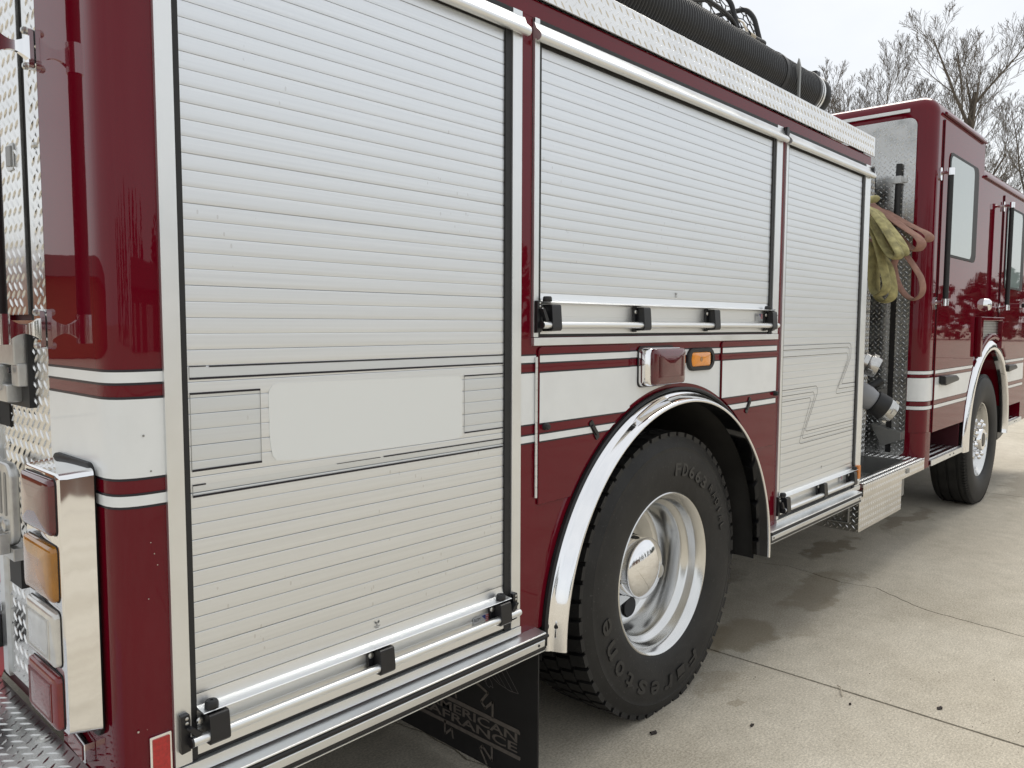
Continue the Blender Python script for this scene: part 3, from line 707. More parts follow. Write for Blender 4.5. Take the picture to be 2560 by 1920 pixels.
# raised sidewall lettering
def sidewall(txt, a0, a1, r, h, parent, w=.9):
    n = len(txt); st = abs(a1-a0)/max(1, n-1)
    for i, chh in enumerate(txt):
        if chh == ' ': continue
        a = rad(a0+(a1-a0)*i/max(1, n-1)); up = Vector((math.cos(a), 0, math.sin(a))); rt = Vector((math.sin(a), 0, -math.cos(a)))
        yy = TY[1]-.003+(0 if r > .40 else .003)
        ww = r*rad(st)*w*(0.35 if chh in 'I' else 1)
        o = Vector((TY[0], yy-.0006, TY[2]))+up*(r-h/2)-rt*ww/2
        b = text_mb(chh, o, rt, up, ww, h, en=(0, -1, 0), depth=.0022, bold=.02)
        part('sidewall_letter', b, 'letter', parent, smooth=0)
M['letter'] = mat('raised_tyre_lettering', (.012, .012, .013), .42, spec=.6)
sidewall('Firestone', -65, -168, .408, .050, axle, .62)
sidewall('FD663', 84, 53, .390, .048, axle, .72)
sidewall('RADIAL', 44, 16, .402, .030, axle, .6)
# mud flap behind the rear wheel
mf = part('mud_flap', MB().box(1.70, 1.706, .012, .66, .045, .60), 'flap', FE, bevel=.001)
X = 1.6988
EU, EV = (0, -1, 0), (0, 0, 1)
part('flap_lettering', text_mb('AMERICAN', (X, .500, .1685), EU, EV, .408, .029, bold=.018), 'print', mf, recalc=False, smooth=0)
part('flap_lettering', text_mb('LAFRANCE', (X, .533, .1365), EU, EV, .441, .029, bold=.018), 'print', mf, recalc=False, smooth=0)
fb = MB()
def yz(poly): fb.prism(poly, 'x', X-.0003, X)
yz([(.56, .2175), (.56, .204), (.081, .198), (.081, .206), (.086, .212)]); yz([(.57, .1295), (.57, .117), (.082, .117), (.079, .121), (.079, .130)])
def zig(pts, t=.0085):
    for p, q in zip(pts, pts[1:]):
        A, B = Vector(p), Vector(q); d = (B-A).normalized(); nn = Vector((-d.y, d.x))*t/2; A -= d*t*.3; B += d*t*.3
        yz([tuple(A+nn), tuple(B+nn), tuple(B-nn), tuple(A-nn)])
zig([(.31, .315), (.216, .285), (.246, .248), (.228, .232), (.196, .262), (.196, .212)]); zig([(.199, .118), (.199, .072), (.240, .104), (.250, .092), (.222, .052)], .008)
zig([(.415, .124), (.415, .080), (.382, .109), (.376, .080)], .008); zig([(.36, .222), (.375, .262), (.40, .245), (.415, .265)], .008)
part('flap_print', fb, 'print', mf, smooth=0)
fw = MB(); fb = fw
zig([(.27, .40), (.22, .352), (.17, .330), (.12, .322), (.088, .325), (.19, .44)], .0016); zig([(.112, .324), (.21, .43)], .0014); zig([(.14, .327), (.235, .42)], .0014); zig([(.165, .333), (.255, .41)], .0014)
zig([(.26, .38), (.20, .325), (.194, .308), (.205, .312), (.21, .305), (.222, .310), (.24, .350)], .0016)
for i in range(7): zig([(.235+.012*i, .385-.004*i), (.222+.015*i, .325-.003*i), (.232+.014*i, .318)], .0014)
part('flap_print', fw, 'printfine', mf, smooth=0)
# chassis
ch = MB().box(.7, 9.0, .80, .88, .62, .86).box(.7, 9.0, 1.56, 1.64, .62, .86).box(2.30, 2.68, .70, 1.75, .38, .66).box(2.0, 4.2, .9, 1.5, .5, .9).box(4.4, 6.6, .7, 1.7, .42, .9)
ch.box(.62, 1.66, .05, 2.39, .50, .57).box(3.24, 4.3, .05, 2.39, .50, .57)
part('chassis', ch, 'under', FE)
part('rear_light_block', MB().box(.75, 1.58, .82, 2.32, .24, .60), 'under', FE, bevel=.03)  # unseen box added to block light under the truck
part('front_light_block', MB().box(3.30, 4.25, 1.2, 2.34, .27, .60), 'under', FE, bevel=.02)  # second unseen box, added so less light gets under the chassis
oth = MB()
for cx in (TY[0], 7.24):
    me = MB().lathe(tyre_profile(.53), (cx, 0, .515), 'y', 48)
    oth.add([(v[0], 2.40-v[1], max(.0005, v[2])) for v in me.v], me.f); oth.disc((cx, 2.37, .515), .30, 'y', .01, 32)
part('far_side_tyres', oth, 'tyre', FE)

# ------------------------------------------------------------------ roof edge plate and deck
tp = MB().prism([(-.010, 2.312), (-.013, 2.3135), (-.013, 2.409), (-.0105, 2.4115), (.20, 2.4115), (.20, 2.408), (-.009, 2.408), (-.009, 2.3125)], 'x', .52, 4.345)
tp.lugs((.53, -.013, 2.318), (1, 0, 0), (0, 0, 1), (0, -1, 0), 3.80, .086)
tp.box(FRONT-.02, FRONT+.14, .02, .26, 2.245, 2.262)
part('roof_edge_plate', tp, 'plate', FE, recalc=True, smooth=25)
part('roof_deck', MB().box(.52, 4.34, .2, 2.44, 2.38, 2.40), 'plate_dull', FE)
bk = MB().box(FRONT-.02, FRONT+.012, -.03, -.012, 2.205, 2.262)
part('header_end_cap', MB().prism([(3.243, 2.228), (3.243, 2.262), (3.262, 2.262), (3.268, 2.24), (3.262, 2.222)], 'y', -.022, -.001), 'plastic', FE)
part('header_end_cap', MB().prism([(4.318, 2.228), (4.318, 2.25), (4.328, 2.26), (4.340, 2.24), (4.336, 2.222)], 'y', -.022, -.001), 'plastic', FE)

# ------------------------------------------------------------------ lamps on the wheel panel
lamp = part('warning_lamp', MB().prism(rrect(2.176, 2.402, 1.228, 1.364, .018), 'y', -.006, -.0015), 'rubber', FE, bevel=.001)
bz = []
for (i, (yy, ins)) in enumerate(((-.006, .003), (-.040, .006), (-.046, .010))): bz.append((yy, rrect(2.176+ins, 2.402-ins, 1.228+ins, 1.364-ins, .018)))
b = MB(); n = len(bz[0][1])
for yy, pl in bz: b.v += [(p[0], yy, p[1]) for p in pl]
for k in range(len(bz)-1): b.f += [(k*n+i, k*n+(i+1) % n, (k+1)*n+(i+1) % n, (k+1)*n+i) for i in range(n)]
b.f.append(tuple(range((len(bz)-1)*n, len(bz)*n)))
part('lamp_bezel', b, 'chrome', lamp, smooth=50)
def lens(x0, x1, z0, z1, y0, bulge, m, parent, r=.014, name='lens', n=6, swap=False, ribs=0):
    b = MB(); base = rrect(x0, x1, z0, z1, r, n); k = len(base); cx, cz = (x0+x1)/2, (z0+z1)/2
    rings = [(0, 1.0), (.34, 1.0), (.50, .985), (.62, .95), (.78, .82), (.90, .62), (.97, .38), (1.0, .15)]
    for h, s in rings:
        for p in base:
            px, pz = cx+(p[0]-cx)*s, cz+(p[1]-cz)*s
            q = (px, y0-bulge*h, pz)
            b.v.append(q if not swap else (y0-bulge*h, px, pz))
    for j in range(len(rings)-1): b.f += [(j*k+i, j*k+(i+1) % k, (j+1)*k+(i+1) % k, (j+1)*k+i) for i in range(k)]
    b.f.append(tuple(range((len(rings)-1)*k, len(rings)*k)))
    return part(name, b, m, parent, smooth=60)
lens(2.189, 2.391, 1.2365, 1.3565, -.045, .022, 'redlens', lamp, r=.016, n=8)
rb = MB()
for i in range(26): rb.box(2.214+i*.006, 2.2155+i*.006, -.0655, -.0640, 1.262, 1.331)
part('lens_rib', rb, 'redlens', lamp, kind='stuff')
part('lens_screw', MB().disc((2.203, -.0545, 1.343), .0035, 'y', -.001, 8).disc((2.203, -.0545, 1.251), .0035, 'y', -.001, 8), 'ink', lamp)
ob = rrect(2.489, 2.683, 1.269, 1.352, .0405, 10); ib = rrect(2.508, 2.664, 1.284, 1.337, .0255, 10)
mk = MB(); n = len(ob)
for yy, pl in ((-.001, ob), (-.010, ob), (-.0135, [(2.586+(p[0]-2.586)*.965, 1.3105+(p[1]-1.3105)*.93) for p in ob]), (-.0135, ib), (-.004, ib)): mk.v += [(p[0], yy, p[1]) for p in pl]
for k in range(4): mk.f += [(k*n+i, k*n+(i+1) % n, (k+1)*n+(i+1) % n, (k+1)*n+i) for i in range(n)]
mk.f.append(tuple(range(4*n, 5*n)))
marker = part('side_marker_lamp', mk, 'rubber', FE, smooth=40)
lens(2.5085, 2.650, 1.2845, 1.3365, -.004, .017, 'amber2', marker, r=.012)
part('bulb', MB().disc((2.566, -.0205, 1.311), .009, 'y', -.001, 14), 'amber', marker)

# ------------------------------------------------------------------ rear face: plates, lamp cluster, tailboard
XR = .534
rp1 = MB().box(XR, XR+.004, .3205, .402, 1.44, 2.43).box(XR, XR+.004, .3205, .668, .60, 1.44)
rp1.lugs((XR, .325, 1.44), (0, 1, 0), (0, 0, 1), (-1, 0, 0), .074, .98); rp1.lugs((XR, .325, .62), (0, 1, 0), (0, 0, 1), (-1, 0, 0), .34, .81)
part('rear_plate', rp1, 'plate', FE, smooth=0)
part('plate_seam', MB().box(XR-.001, XR+.004, .3195, .3208, .6, 2.43), 'rubber', FE)
rp2 = MB().box(.529, .532, .424, .566, 1.452, 2.43).box(.529, .535, .422, .4245, 1.452, 2.43)
rp2.lugs((.529, .440, 1.455), (0, 1, 0), (0, 0, 1), (-1, 0, 0), .115, .97)
rdp = part('rear_side_door', rp2, 'plate', FE, smooth=0)
part('door_latch', MB().prism([(-.016+.488, 1.762), (.016+.488, 1.766), (.016+.488, 1.808), (-.016+.488, 1.806)], 'x', .522, .5285), 'steel', rdp, bevel=.002)
part('door_latch', MB().prism(rrect(.466, .510, 1.756, 1.812, .008), 'x', .5255, .5288), 'cast', rdp, bevel=.001)
part('door_gap', MB().box(XR+.002, XR+.02, .402, .424, 1.44, 2.43), 'void', FE)
part('rear_red_frame', MB().box(.527, .55, .567, .585, 1.44, 2.43), 'red', FE)
part('rear_opening', MB().box(.53, .56, .586, 1.9, 1.2, 2.43), 'void', FE)
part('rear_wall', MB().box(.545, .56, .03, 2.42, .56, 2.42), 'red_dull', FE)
for (yy, zz) in ((.352, 1.79), (.60, 1.165), (.585, .86)): part('plate_screw', MB().disc((XR, yy, zz), .006, 'x', -.004, 10, .002), 'bolt', FE)
# handrail with flared stanchions
hr = part('rear_handrail', MB().tube([(.453, .335, 1.41), (.453, .335, 2.45)], .016, 14), 'rubber', FE)
for zc in (1.972, 1.422):
    bs = MB()
    bs.prism(rrect(.325, .345, zc-.040, zc+.040, .008), 'x', .522, .5335)
    n = 14; o = []
    for i in range(n+1):
        t = i/n; hw = .008+.010*(2*t-1)**2; hz = .009+.014*abs(2*t-1)**1.8
        x = .524+(.466-.524)*t
        o += [(x, .335-hw*.6, zc-hz), (x, .335+hw*.6, zc-hz), (x, .335+hw*.6, zc+hz), (x, .335-hw*.6, zc+hz)]
    bs.add(o, [(i*4+k, i*4+(k+1) % 4, i*4+4+(k+1) % 4, i*4+4+k) for i in range(n) for k in range(4)])
    bs.tube([(.453, .335, zc-.030), (.453, .335, zc+.030)], .0195, 16)
    part('stanchion', bs, 'chrome', hr, smooth=40)
    for dz in (-.034, .034): part('stanchion_bolt', MB().lathe([(.0075, 0), (.0075, -.006), (.004, -.009), (.0001, -.009)], (.522, .336, zc+dz), 'x', 10), 'bolt', hr)
# door latch casting low on the rear plate
lt = MB().box(.50, .5335, .43, .56, 1.345, 1.42).box(.505, .5335, .425, .47, 1.30, 1.35).box(.495, .53, .47, .60, 1.265, 1.305).box(.488, .52, .50, .535, 1.29, 1.345)
part('rear_latch', lt, 'cast', FE, bevel=.005, seg=2)
part('latch_gasket', MB().box(.524, .5338, .4195, .62, 1.255, 1.432), 'rubber', FE)
part('latch_screw', MB().disc((.4995, .455, 1.335), .006, 'x', -.003, 10), 'ink', FE)
# folding step
stp = MB()
sp = rrect(.452, .62, .955, 1.135, .03, 5)
stp.prism(sp, 'x', .488, .508)
fs_ = part('folding_step', stp, 'cast', FE, bevel=.006, seg=3)
sl_ = MB()
for i in range(3): sl_.prism(rrect(.475+i*.036, .490+i*.036, 1.02, 1.115, .006), 'x', .4868, .4884)
part('step_slot', sl_, 'steel', fs_)
for yy in (.482, .520): part('step_bolt', MB().disc((.488, yy, 1.0), .013, 'x', -.006, 14, .003), 'bolt', fs_)
part('step_hinge', MB().box(.49, .533, .45, .56, .925, .953).box(.47, .49, .47, .48, .94, .985).box(.47, .49, .52, .53, .94, .985), 'cast', fs_, bevel=.002)
part('step_spring', MB().box(.505, .533, .46, .54, .86, .925), 'rubber', fs_)
# rear roller door sliver with chevrons
part('rear_door_trim', MB().box(.525, .54, .668, .702, .60, 1.44), 'alu', FE, bevel=.001)
rs = MB()
rrd = part('rear_roller_door', MB().box(.536, .548, .702, 1.74, .58, 1.26), 'alu', FE)
for i in range(21): part('slat', MB().box(.5335, .536, .7025, 1.738, .601+i*.0303, .6295+i*.0303), 'slat', rrd)
cv = MB()
for i in range(4): cv.prism([(.703, .62+.22*i), (.703, .73+.22*i), (.98, .45+.22*i), (.98, .34+.22*i)], 'x', .5325, .5333)
part('chevron', cv, 'labelred', rrd, smooth=0)
part('bar_strap', MB().box(.475, .533, .705, .745, .655, .735), 'plastic', rrd, bevel=.003)
part('lift_bar', MB().tube([(.49, .690, .672), (.49, 1.7, .672)], .012, 14), 'alu_bright', rrd)
part('rubber_knob', MB().disc((.515, .722, .742), .013, 'z', .014, 14), 'rubber', rrd)
part('bar_end_cap', MB().tube([(.49, .684, .672), (.49, .695, .672)], .0165, 14), 'rubber', rrd)
# lamp cluster: chrome bezel with four lenses
HX = .466
gk = MB()
go = rrect(.085, .292, .655, 1.178, .022, 5)
gk.prism(go, 'x', .523, .5335)
cl = part('tail_lamp_cluster', gk, 'rubber', FE, bevel=.003)
hb = MB(); hs = []
for (x, y0, y1, z0, z1) in ((HX, .080, .262, .690, 1.163), (HX+.003, .0765, .2655, .686, 1.1665)):
    hs.append((x, rrect(y0, y1, z0, z1, .010, 4)))
rings = [hs[0], hs[1]]
n = len(hs[0][1])
def mid(t):
    pl = rrect(.0765-.007*t, .2655+.012*t, .686-.010*t, 1.1665+.004*t, .012, 4)
    return pl
for t in (.25, .5, .75, 1.0):
    x = HX+.003+(.5235-HX-.003)*t
    rings.append((x, mid(t)))
vv = []
for x, pl in rings:
    for (py, pz) in pl:
        conc = math.sin(pi*min(1, max(0, (pz-.68)/.49)))      # the side's back edge is hollowed towards mid height
        xx = x-(max(0, x-.49))*.22*conc if py < .15 else x
        vv.append((xx, py, pz))
hb.v = vv
hb.f = [(k*n+i, k*n+(i+1) % n, (k+1)*n+(i+1) % n, (k+1)*n+i) for k in range(len(rings)-1) for i in range(n)]
hb.f.append(tuple(range(n)))
part('lamp_bezel', hb, 'chrome', cl, smooth=40)
for (z0, z1, m) in ((1.0535, 1.156, 'redlens'), (.931, 1.0335, 'amber'), (.810, .9125, 'clear'), (.692, .7925, 'redlens2')):
    part('lens_rebate', MB().prism(rrect(.0885, .2555, z0-.0018, z1+.0018, .012), 'x', HX-.0015, HX-.0003), 'rubber', cl)
    lens(.090, .254, z0, z1, HX-.001, .017, m, cl, r=.012, swap=True, n=8)
    if m in ('clear', 'redlens2'):
        rbs = MB()
        for i in range(22): rbs.box(HX-.0165, HX-.0140, .110+i*.0058, .1125+i*.0058, z0+.014, z1-.014)
        part('lens_rib', rbs, m, cl, kind='stuff')
    part('lens_screw', MB().disc((HX-.0085, .100, z1-.009), .003, 'x', -.0016, 8).disc((HX-.0085, .100, z0+.009), .003, 'x', -.0016, 8), 'ink', cl)
# small red side marker under the cluster
mkr = part('clearance_lamp', MB().prism([(.140, .590), (.140, .628), (.225, .640), (.225, .596)], 'x', .512, .533), 'chrome', FE, bevel=.002)
part('lens', MB().prism([(.145, .594), (.145, .624), (.221, .636), (.221, .600)], 'x', .5095, .5118), 'redlens2', mkr, bevel=.001)
# tailboard
tbd = MB().box(-.25, .531, .03, 2.4, .54, .56)
tbd.lugs((-.24, .035, .56), (1, 0, 0), (0, 1, 0), (0, 0, 1), .765, 1.3)
part('tailboard', tbd, 'plate_dull', FE, smooth=0)
part('tailboard_skirt', MB().box(-.245, .53, .035, .05, .45, .539), 'red', FE)
part('tailboard_bolt', MB().lathe([(.016, 0), (.0155, .002), (.010, .003), (.009, .006), (.0001, .0065)], (.5075, .362, .5600), 'z', 14), 'bolt', FE)

# ------------------------------------------------------------------ pump bay between body and cab
XC = 5.48                                                    # rear wall of the cab
part('body_front_wall', MB().box(FRONT-.03, FRONT, .03, 2.40, .50, 2.38), 'steel', FE)
part('pump_panel', MB().box(FRONT, 5.16, .40, .42, .56, 2.24), 'steel', FE)
fr = MB().box(5.10, 5.20, .335, .40, 1.15, 2.30).box(5.10, 5.115, .325, .336, .60, 2.30)
part('panel_frame', fr, 'alu', FE, bevel=.002)
ps = MB().box(5.20, 5.34, .30, .325, .58, 2.42).box(5.325, 5.34, .30, .40, .58, 2.42)
ps.lugs((5.205, .30, .60), (1, 0, 0), (0, 0, 1), (0, -1, 0), .13, .92); ps.lugs((5.205, .30, 1.535), (1, 0, 0), (0, 0, 1), (0, -1, 0), .13, .87)
part('pump_side_plate', ps, 'plate_dull', FE, smooth=0)
part('pump_side_seam', MB().box(5.20, 5.341, .2975, .2995, 1.518, 1.524), 'void', FE)
part('pump_bay_void', MB().box(5.34, 5.47, .40, .42, .58, 2.4), 'void', FE)
part('crosslay_floor', MB().box(FRONT, 5.30, .42, 2.1, 2.10, 2.14), 'plate_dull', FE)
# valves, caps and elbows
def port(c, d, parts, name, up=Vector((0, 0, 1))):
    d = Vector(d).normalized(); a = (up-d*up.dot(d)).normalized(); b_ = d.cross(a); R = Matrix((a, b_, d)).transposed()
    root = None
    for (nm, prof, m, extra) in parts:
        mb = MB().lathe(prof, (0, 0, 0), 'z', 36)
        if extra: extra(mb)
        mb.v = [tuple(Vector(c)+R @ Vector(v)) for v in mb.v]
        o = part(nm if root else name, mb, m, root or FE, smooth=40); root = root or o
    return root
def ears(rr, n, h0, h1, w=.012, t=.010):
    def f(mb):
        for i in range(n):
            a = 2*pi*i/n; ca, sa = math.cos(a), math.sin(a)
            vs = []
            for hh in (h0, h1):
                for r_ in (rr-.004, rr+t):
                    for s in (-w, w): vs.append((r_*ca-s*sa, r_*sa+s*ca, hh))
            mb.add(vs, [(0, 1, 3, 2), (4, 6, 7, 5), (0, 4, 5, 1), (2, 3, 7, 6), (0, 2, 6, 4), (1, 5, 7, 3)])
    return f
p1c = (4.72, .068, 1.197); p1d = (.28, -.83, -.38)
port((4.72, .105, 1.215), p1d, [('a', [(.045, -.20), (.052, -.03), (.056, -.028), (.056, .0), (.050, .004)], 'capmetal', None),
     ('outlet_cap', [(.048, .002), (.060, .004), (.062, .012), (.062, .030), (.058, .052), (.056, .062), (.048, .062), (.046, .050), (.012, .047), (.012, .058), (.0001, .060)], 'capmetal', ears(.058, 3, .012, .04))], 'discharge_outlet')
port((4.86, .110, .985), (.45, -.72, -.52), [('a', [(.060, -.25), (.068, -.12), (.072, -.10), (.072, -.05), (.060, .0)], 'greypaint', None),
     ('elbow_band', [(.060, -.005), (.072, .0), (.074, .01), (.074, .07), (.070, .078)], 'rubber', None),
     ('outlet_cap', [(.066, .076), (.070, .078), (.070, .100), (.064, .112), (.060, .128), (.050, .128), (.049, .116), (.014, .110), (.013, .122), (.0001, .124)], 'capmetal', ears(.064, 4, .100, .122))], 'suction_elbow')
for (x, z) in ((4.50, 1.04), (4.53, .945)): part('drain_valve', MB().lathe([(.026, 0), (.028, -.01), (.028, -.05), (.02, -.06), (.0001, -.06)], (x, .12, z), 'y', 18), 'greypaint', FE)
part('pump_panel_box', MB().box(4.45, 4.75, .385, .40, .85, 1.05), 'cast', FE)
part('valve_handle', MB().tube([(4.98, .22, 1.03), (5.06, .13, 1.10)], .026, 14).box(4.97, 5.14, .12, .14, 1.015, 1.05), 'rubber', FE)
part('pull_switch', MB().box(4.74, 4.80, .36, .40, .70, .82), 'plastic', FE, bevel=.003)
part('switch_plate', MB().box(4.70, 4.84, .39, .40, .66, .88), 'cast', FE)
part('gauge_tube', MB().box(4.60, 4.70, .37, .40, .86, .98), 'plastic', FE)
cw = MB()
for i in range(28): cw.disc((4.80, .385, 1.22+i*.0125), .0045, 'y', -.006, 6)
part('bead_chain', cw, 'bolt', FE, kind='stuff')
part('pull_cord', MB().tube([(4.83, .37, 2.06), (4.84, .36, 1.8), (4.80, .36, 1.58)], .004, 6), 'rubber', FE)
# running step with its open well
ys, x0s, x1s = -.020, 4.345, 5.475
st = MB().prism(rrect(x0s, x1s, .513, .585, .004, 2), 'y', ys, ys+.006)
st.lugs((x0s+.004, ys, .516), (1, 0, 0), (0, 0, 1), (0, -1, 0), x1s-x0s-.008, .066, h=.0013)
st.box(x0s, x1s, ys, .058, .579, .585).box(5.335, x1s, .058, .44, .579, .585).box(x0s, 5.335, .31, .44, .579, .585)
st.lugs((x0s+.01, ys+.006, .585), (1, 0, 0), (0, 1, 0), (0, 0, 1), x1s-x0s-.02, .046); st.lugs((5.34, .06, .585), (1, 0, 0), (0, 1, 0), (0, 0, 1), .125, .36)
st.box(x0s, x0s+.005, ys+.006, .30, .513, .579)
step = part('running_step', st, 'plate', FE, smooth=0)
part('step_edge', MB().tube([(x0s, ys+.001, .5855), (x1s, ys+.001, .5855)], .003, 8), 'alu_bright', step)
part('step_well', MB().box(4.35, 5.335, .305, .31, .36, .579).box(5.330, 5.335, .058, .31, .36, .579).box(4.35, 5.335, .056, .060, .36, .579).box(4.35, 5.335, .058, .31, .355, .36), 'steel', step)
part('step_lamp', MB().prism(rrect(5.09, 5.15, .538, .566, .005), 'y', ys-.005, ys-.0005), 'steel', step, bevel=.001)
for (r_, h_) in ((.118, .0), (.092, -.03)):
    part('coupling_ring', MB().lathe([(r_, -.02), (r_, .02), (r_-.012, .026), (r_-.024, .02), (r_-.024, -.02)], (4.52+.04*(r_ < .1), .185-.02*(r_ < .1), .53+h_), 'z', 36), 'bolt', step, smooth=40)
bxp = MB().box(4.36, 5.10, .004, .30, .312, .512); bxp.lugs((4.365, .004, .316), (1, 0, 0), (0, 0, 1), (0, -1, 0), .73, .19, h=.0011); bxp.lugs((4.36, .008, .316), (0, 1, 0), (0, 0, 1), (-1, 0, 0), .28, .19)
part('step_box', bxp, 'plate', FE, smooth=0)

# ------------------------------------------------------------------ cab
FA = (7.25, .575)
def cut_round(me, R=.685):
    a = bpy.data.objects.new('tmp_a', me); c = bpy.data.objects.new('tmp_b', MB().lathe([(.0001, -.2), (R, -.2), (R, .62), (.0001, .62)], (FA[0], 0, FA[1]), 'y', 72).mesh('tmp', smooth=0))
    COL.objects.link(a); COL.objects.link(c)
    mod = a.modifiers.new('b', 'BOOLEAN'); mod.operation = 'DIFFERENCE'; mod.object = c; mod.solver = 'EXACT'
    dg = bpy.context.evaluated_depsgraph_get(); dg.update()
    out_ = bpy.data.meshes.new_from_object(a.evaluated_get(dg), depsgraph=dg)
    bpy.data.objects.remove(a); bpy.data.objects.remove(c); out_.name = me.name
    return out_
YF = 2.44
cab = MB().box(XC, 6.80, 0, YF, .74, 2.892)
me = bpy.data.meshes.new('cab_body'); me.from_pydata(cab.v, [], cab.f)
b = bmesh.new(); b.from_mesh(me); bmesh.ops.recalc_face_normals(b, faces=b.faces)
es = [e for e in b.edges if max(v.co.z for v in e.verts) > 2 and not all(abs(v.co.x-6.80) < 1e-4 for v in e.verts)]
bmesh.ops.bevel(b, geom=es, offset=.105, segments=7, affect='EDGES', profile=.5, clamp_overlap=True)
b.to_mesh(me); b.free(); me.polygons.foreach_set('use_smooth', [True]*len(me.polygons)); me.set_sharp_from_angle(angle=rad(40))
me = cut_round(me); me.polygons.foreach_set('use_smooth', [True]*len(me.polygons)); me.set_sharp_from_angle(angle=rad(40))
cb = part('cab', me, 'red', FE, label='crew cab with maroon paint and white band')
low = MB().prism([(0, .74), (0, 2.56), (.012, 2.605), (.045, 2.642), (.10, 2.66), (YF-.10, 2.66), (YF-.03, 2.62), (YF, 2.54), (YF, .74)], 'x', 6.80, 9.4)
lm = cut_round(low.mesh('cab_front', smooth=0)); lm.polygons.foreach_set('use_smooth', [True]*len(lm.polygons)); lm.set_sharp_from_angle(angle=rad(40))
part('cab_front', lm, 'red', cb)
post = [(XC, .44), (XC, .085), (XC+.006, .055), (XC+.022, .025), (XC+.048, .007), (XC+.085, 0), (5.664, 0), (5.664, .44)]
part('cab_corner_post', MB().prism(post, 'z', .503, .7395), 'red', cb, smooth=40)
part('cab_underside', MB().box(XC+.02, 9.3, .30, 2.2, .55, .745), 'void', cb)
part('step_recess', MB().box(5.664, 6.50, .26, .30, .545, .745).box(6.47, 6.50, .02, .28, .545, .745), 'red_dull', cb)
cp = [(XC, y, z) for y, z in ()]
wp = MB(); pl = rrect(.105, 2.33, .58, 2.755, .05, 4)
wp.prism(pl, 'x', XC-.004, XC-.0005)
wp.lugs((XC-.004, .112, .60), (0, 1, 0), (0, 0, 1), (-1, 0, 0), 1.2, 2.14, keep=lambda u, v: not (u < .05 and v > 2.09))
part('cab_wall_plate', wp, 'plate_dull', cb, smooth=0)
part('cab_wall_trim', MB().box(XC-.014, XC-.0045, .150, 2.25, 2.790, 2.812), 'white', cb, bevel=.002)
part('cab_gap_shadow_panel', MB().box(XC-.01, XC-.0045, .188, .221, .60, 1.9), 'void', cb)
part('strap_post', MB().tube([(XC-.022, .200, 1.88), (XC-.022, .200, 2.22), (XC-.022, .198, 2.345)], .020, 12).tube([(XC-.022, .199, 2.38), (XC-.022, .197, 2.47)], .019, 12), 'rubber', cb)
part('post_clip', MB().box(XC-.05, XC-.0045, .176, .220, 2.343, 2.392).box(XC-.012, XC-.0045, .150, .245, 2.35, 2.385), 'cast', cb, bevel=.003)
part('wall_bracket', MB().prism([(.305, .785), (.112, .745), (.112, .695), (.232, .642)], 'x', XC-.06, XC-.0045), 'steel', cb, bevel=.003)
# stripes on the cab, wrapping the rear corner
cpro = [(XC, .103), (XC+.004, .075), (XC+.018, .043), (XC+.042, .018), (XC+.075, .004), (XC+.105, 0), (5.664, 0)]
for (pr, nm) in ((outw(cpro, .0012), 0),):
    for z0, z1 in ((1.121, 1.141), (.946, 1.096), (.891, .912)):
        part('white_stripe', MB().sheet(pr, 'z', z0, z1), 'white', cb, recalc=False, smooth=50)
        part('pinstripe', MB().sheet(outw(cpro, .001), 'z', z1, z1+.003), 'ink', cb, recalc=False, smooth=50)
        part('pinstripe', MB().sheet(outw(cpro, .001), 'z', z0-.003, z0), 'ink', cb, recalc=False, smooth=50)
FA = (7.25, .575)
def cab_door(x0, x1, z0, z1, win, cut=None):
    poly = rrect(x0, x1, z0, z1, .02, 3)
    if cut:
        R = .80; o = []
        pts = [(x0, z1), (x1, z1)]
        if cut == 'r':
            za = FA[1]+math.sqrt(R*R-(x1-FA[0])**2); a0 = math.atan2(za-FA[1], x1-FA[0])
            a1 = math.atan2(z0-FA[1], -math.sqrt(max(0, R*R-(z0-FA[1])**2)))
            poly = [(x0, z0), (x0, z1), (x1, z1)] + arc(R, a0, a1, 10, FA)
        else:
            za = FA[1]+math.sqrt(R*R-(x0-FA[0])**2); a0 = math.atan2(za-FA[1], x0-FA[0])
            a1 = math.atan2(z0-FA[1], math.sqrt(max(0, R*R-(z0-FA[1])**2)))
            poly = [(x1, z1), (x0, z1)] + arc(R, a0, a1, 10, FA) + [(x1, z0)]
    d = part('cab_door', MB().prism(poly, 'y', -.010, -.0005), 'red', cb, bevel=.003, seg=3, smooth=30)
    part('door_gap', MB().box(x0-.008, x0-.001, -.0006, .0, max(z0, 1.2 if cut == 'l' else z0), z1+.004), 'void', d)
    wx0, wx1, wz0, wz1 = win
    part('window_seal', MB().prism(rrect(wx0, wx1, wz0, wz1, .06, 6), 'y', -.016, -.0102), 'rubber', d, bevel=.002)
    part('window_pane', MB().prism(rrect(wx0+.018, wx1-.15, wz0+.016, wz1-.022, .05, 6), 'y', -.0185, -.0162), 'glass', d)
    for za, zb in ((1.121, 1.141), (.946, 1.096), (.891, .912)):
        def clipx(mb, za, zb, y):
            n = 30
            for i in range(n):
                a, c = x0+.003+(x1-x0-.006)*i/n, x0+.003+(x1-x0-.006)*(i+1)/n
                def lim(x):
                    q = .80**2-(x-FA[0])**2
                    return max(za, FA[1]+math.sqrt(q)) if q > 0 else za
                la, lc = lim(a), lim(c)
                if la >= zb and lc >= zb: continue
                mb.add([(a, y, min(la, zb)), (c, y, min(lc, zb)), (c, y, zb), (a, y, zb)], [(0, 1, 2, 3)])
        for nm, m, a_, b_, yy in (('white_stripe', 'white', za, zb, -.0112), ('pinstripe', 'ink', zb, zb+.003, -.0111), ('pinstripe', 'ink', za-.003, za, -.0111)):
            q = MB(); clipx(q, a_, b_, yy)
            if q.f: part(nm, q, m, d, recalc=False, smooth=0)
    return d
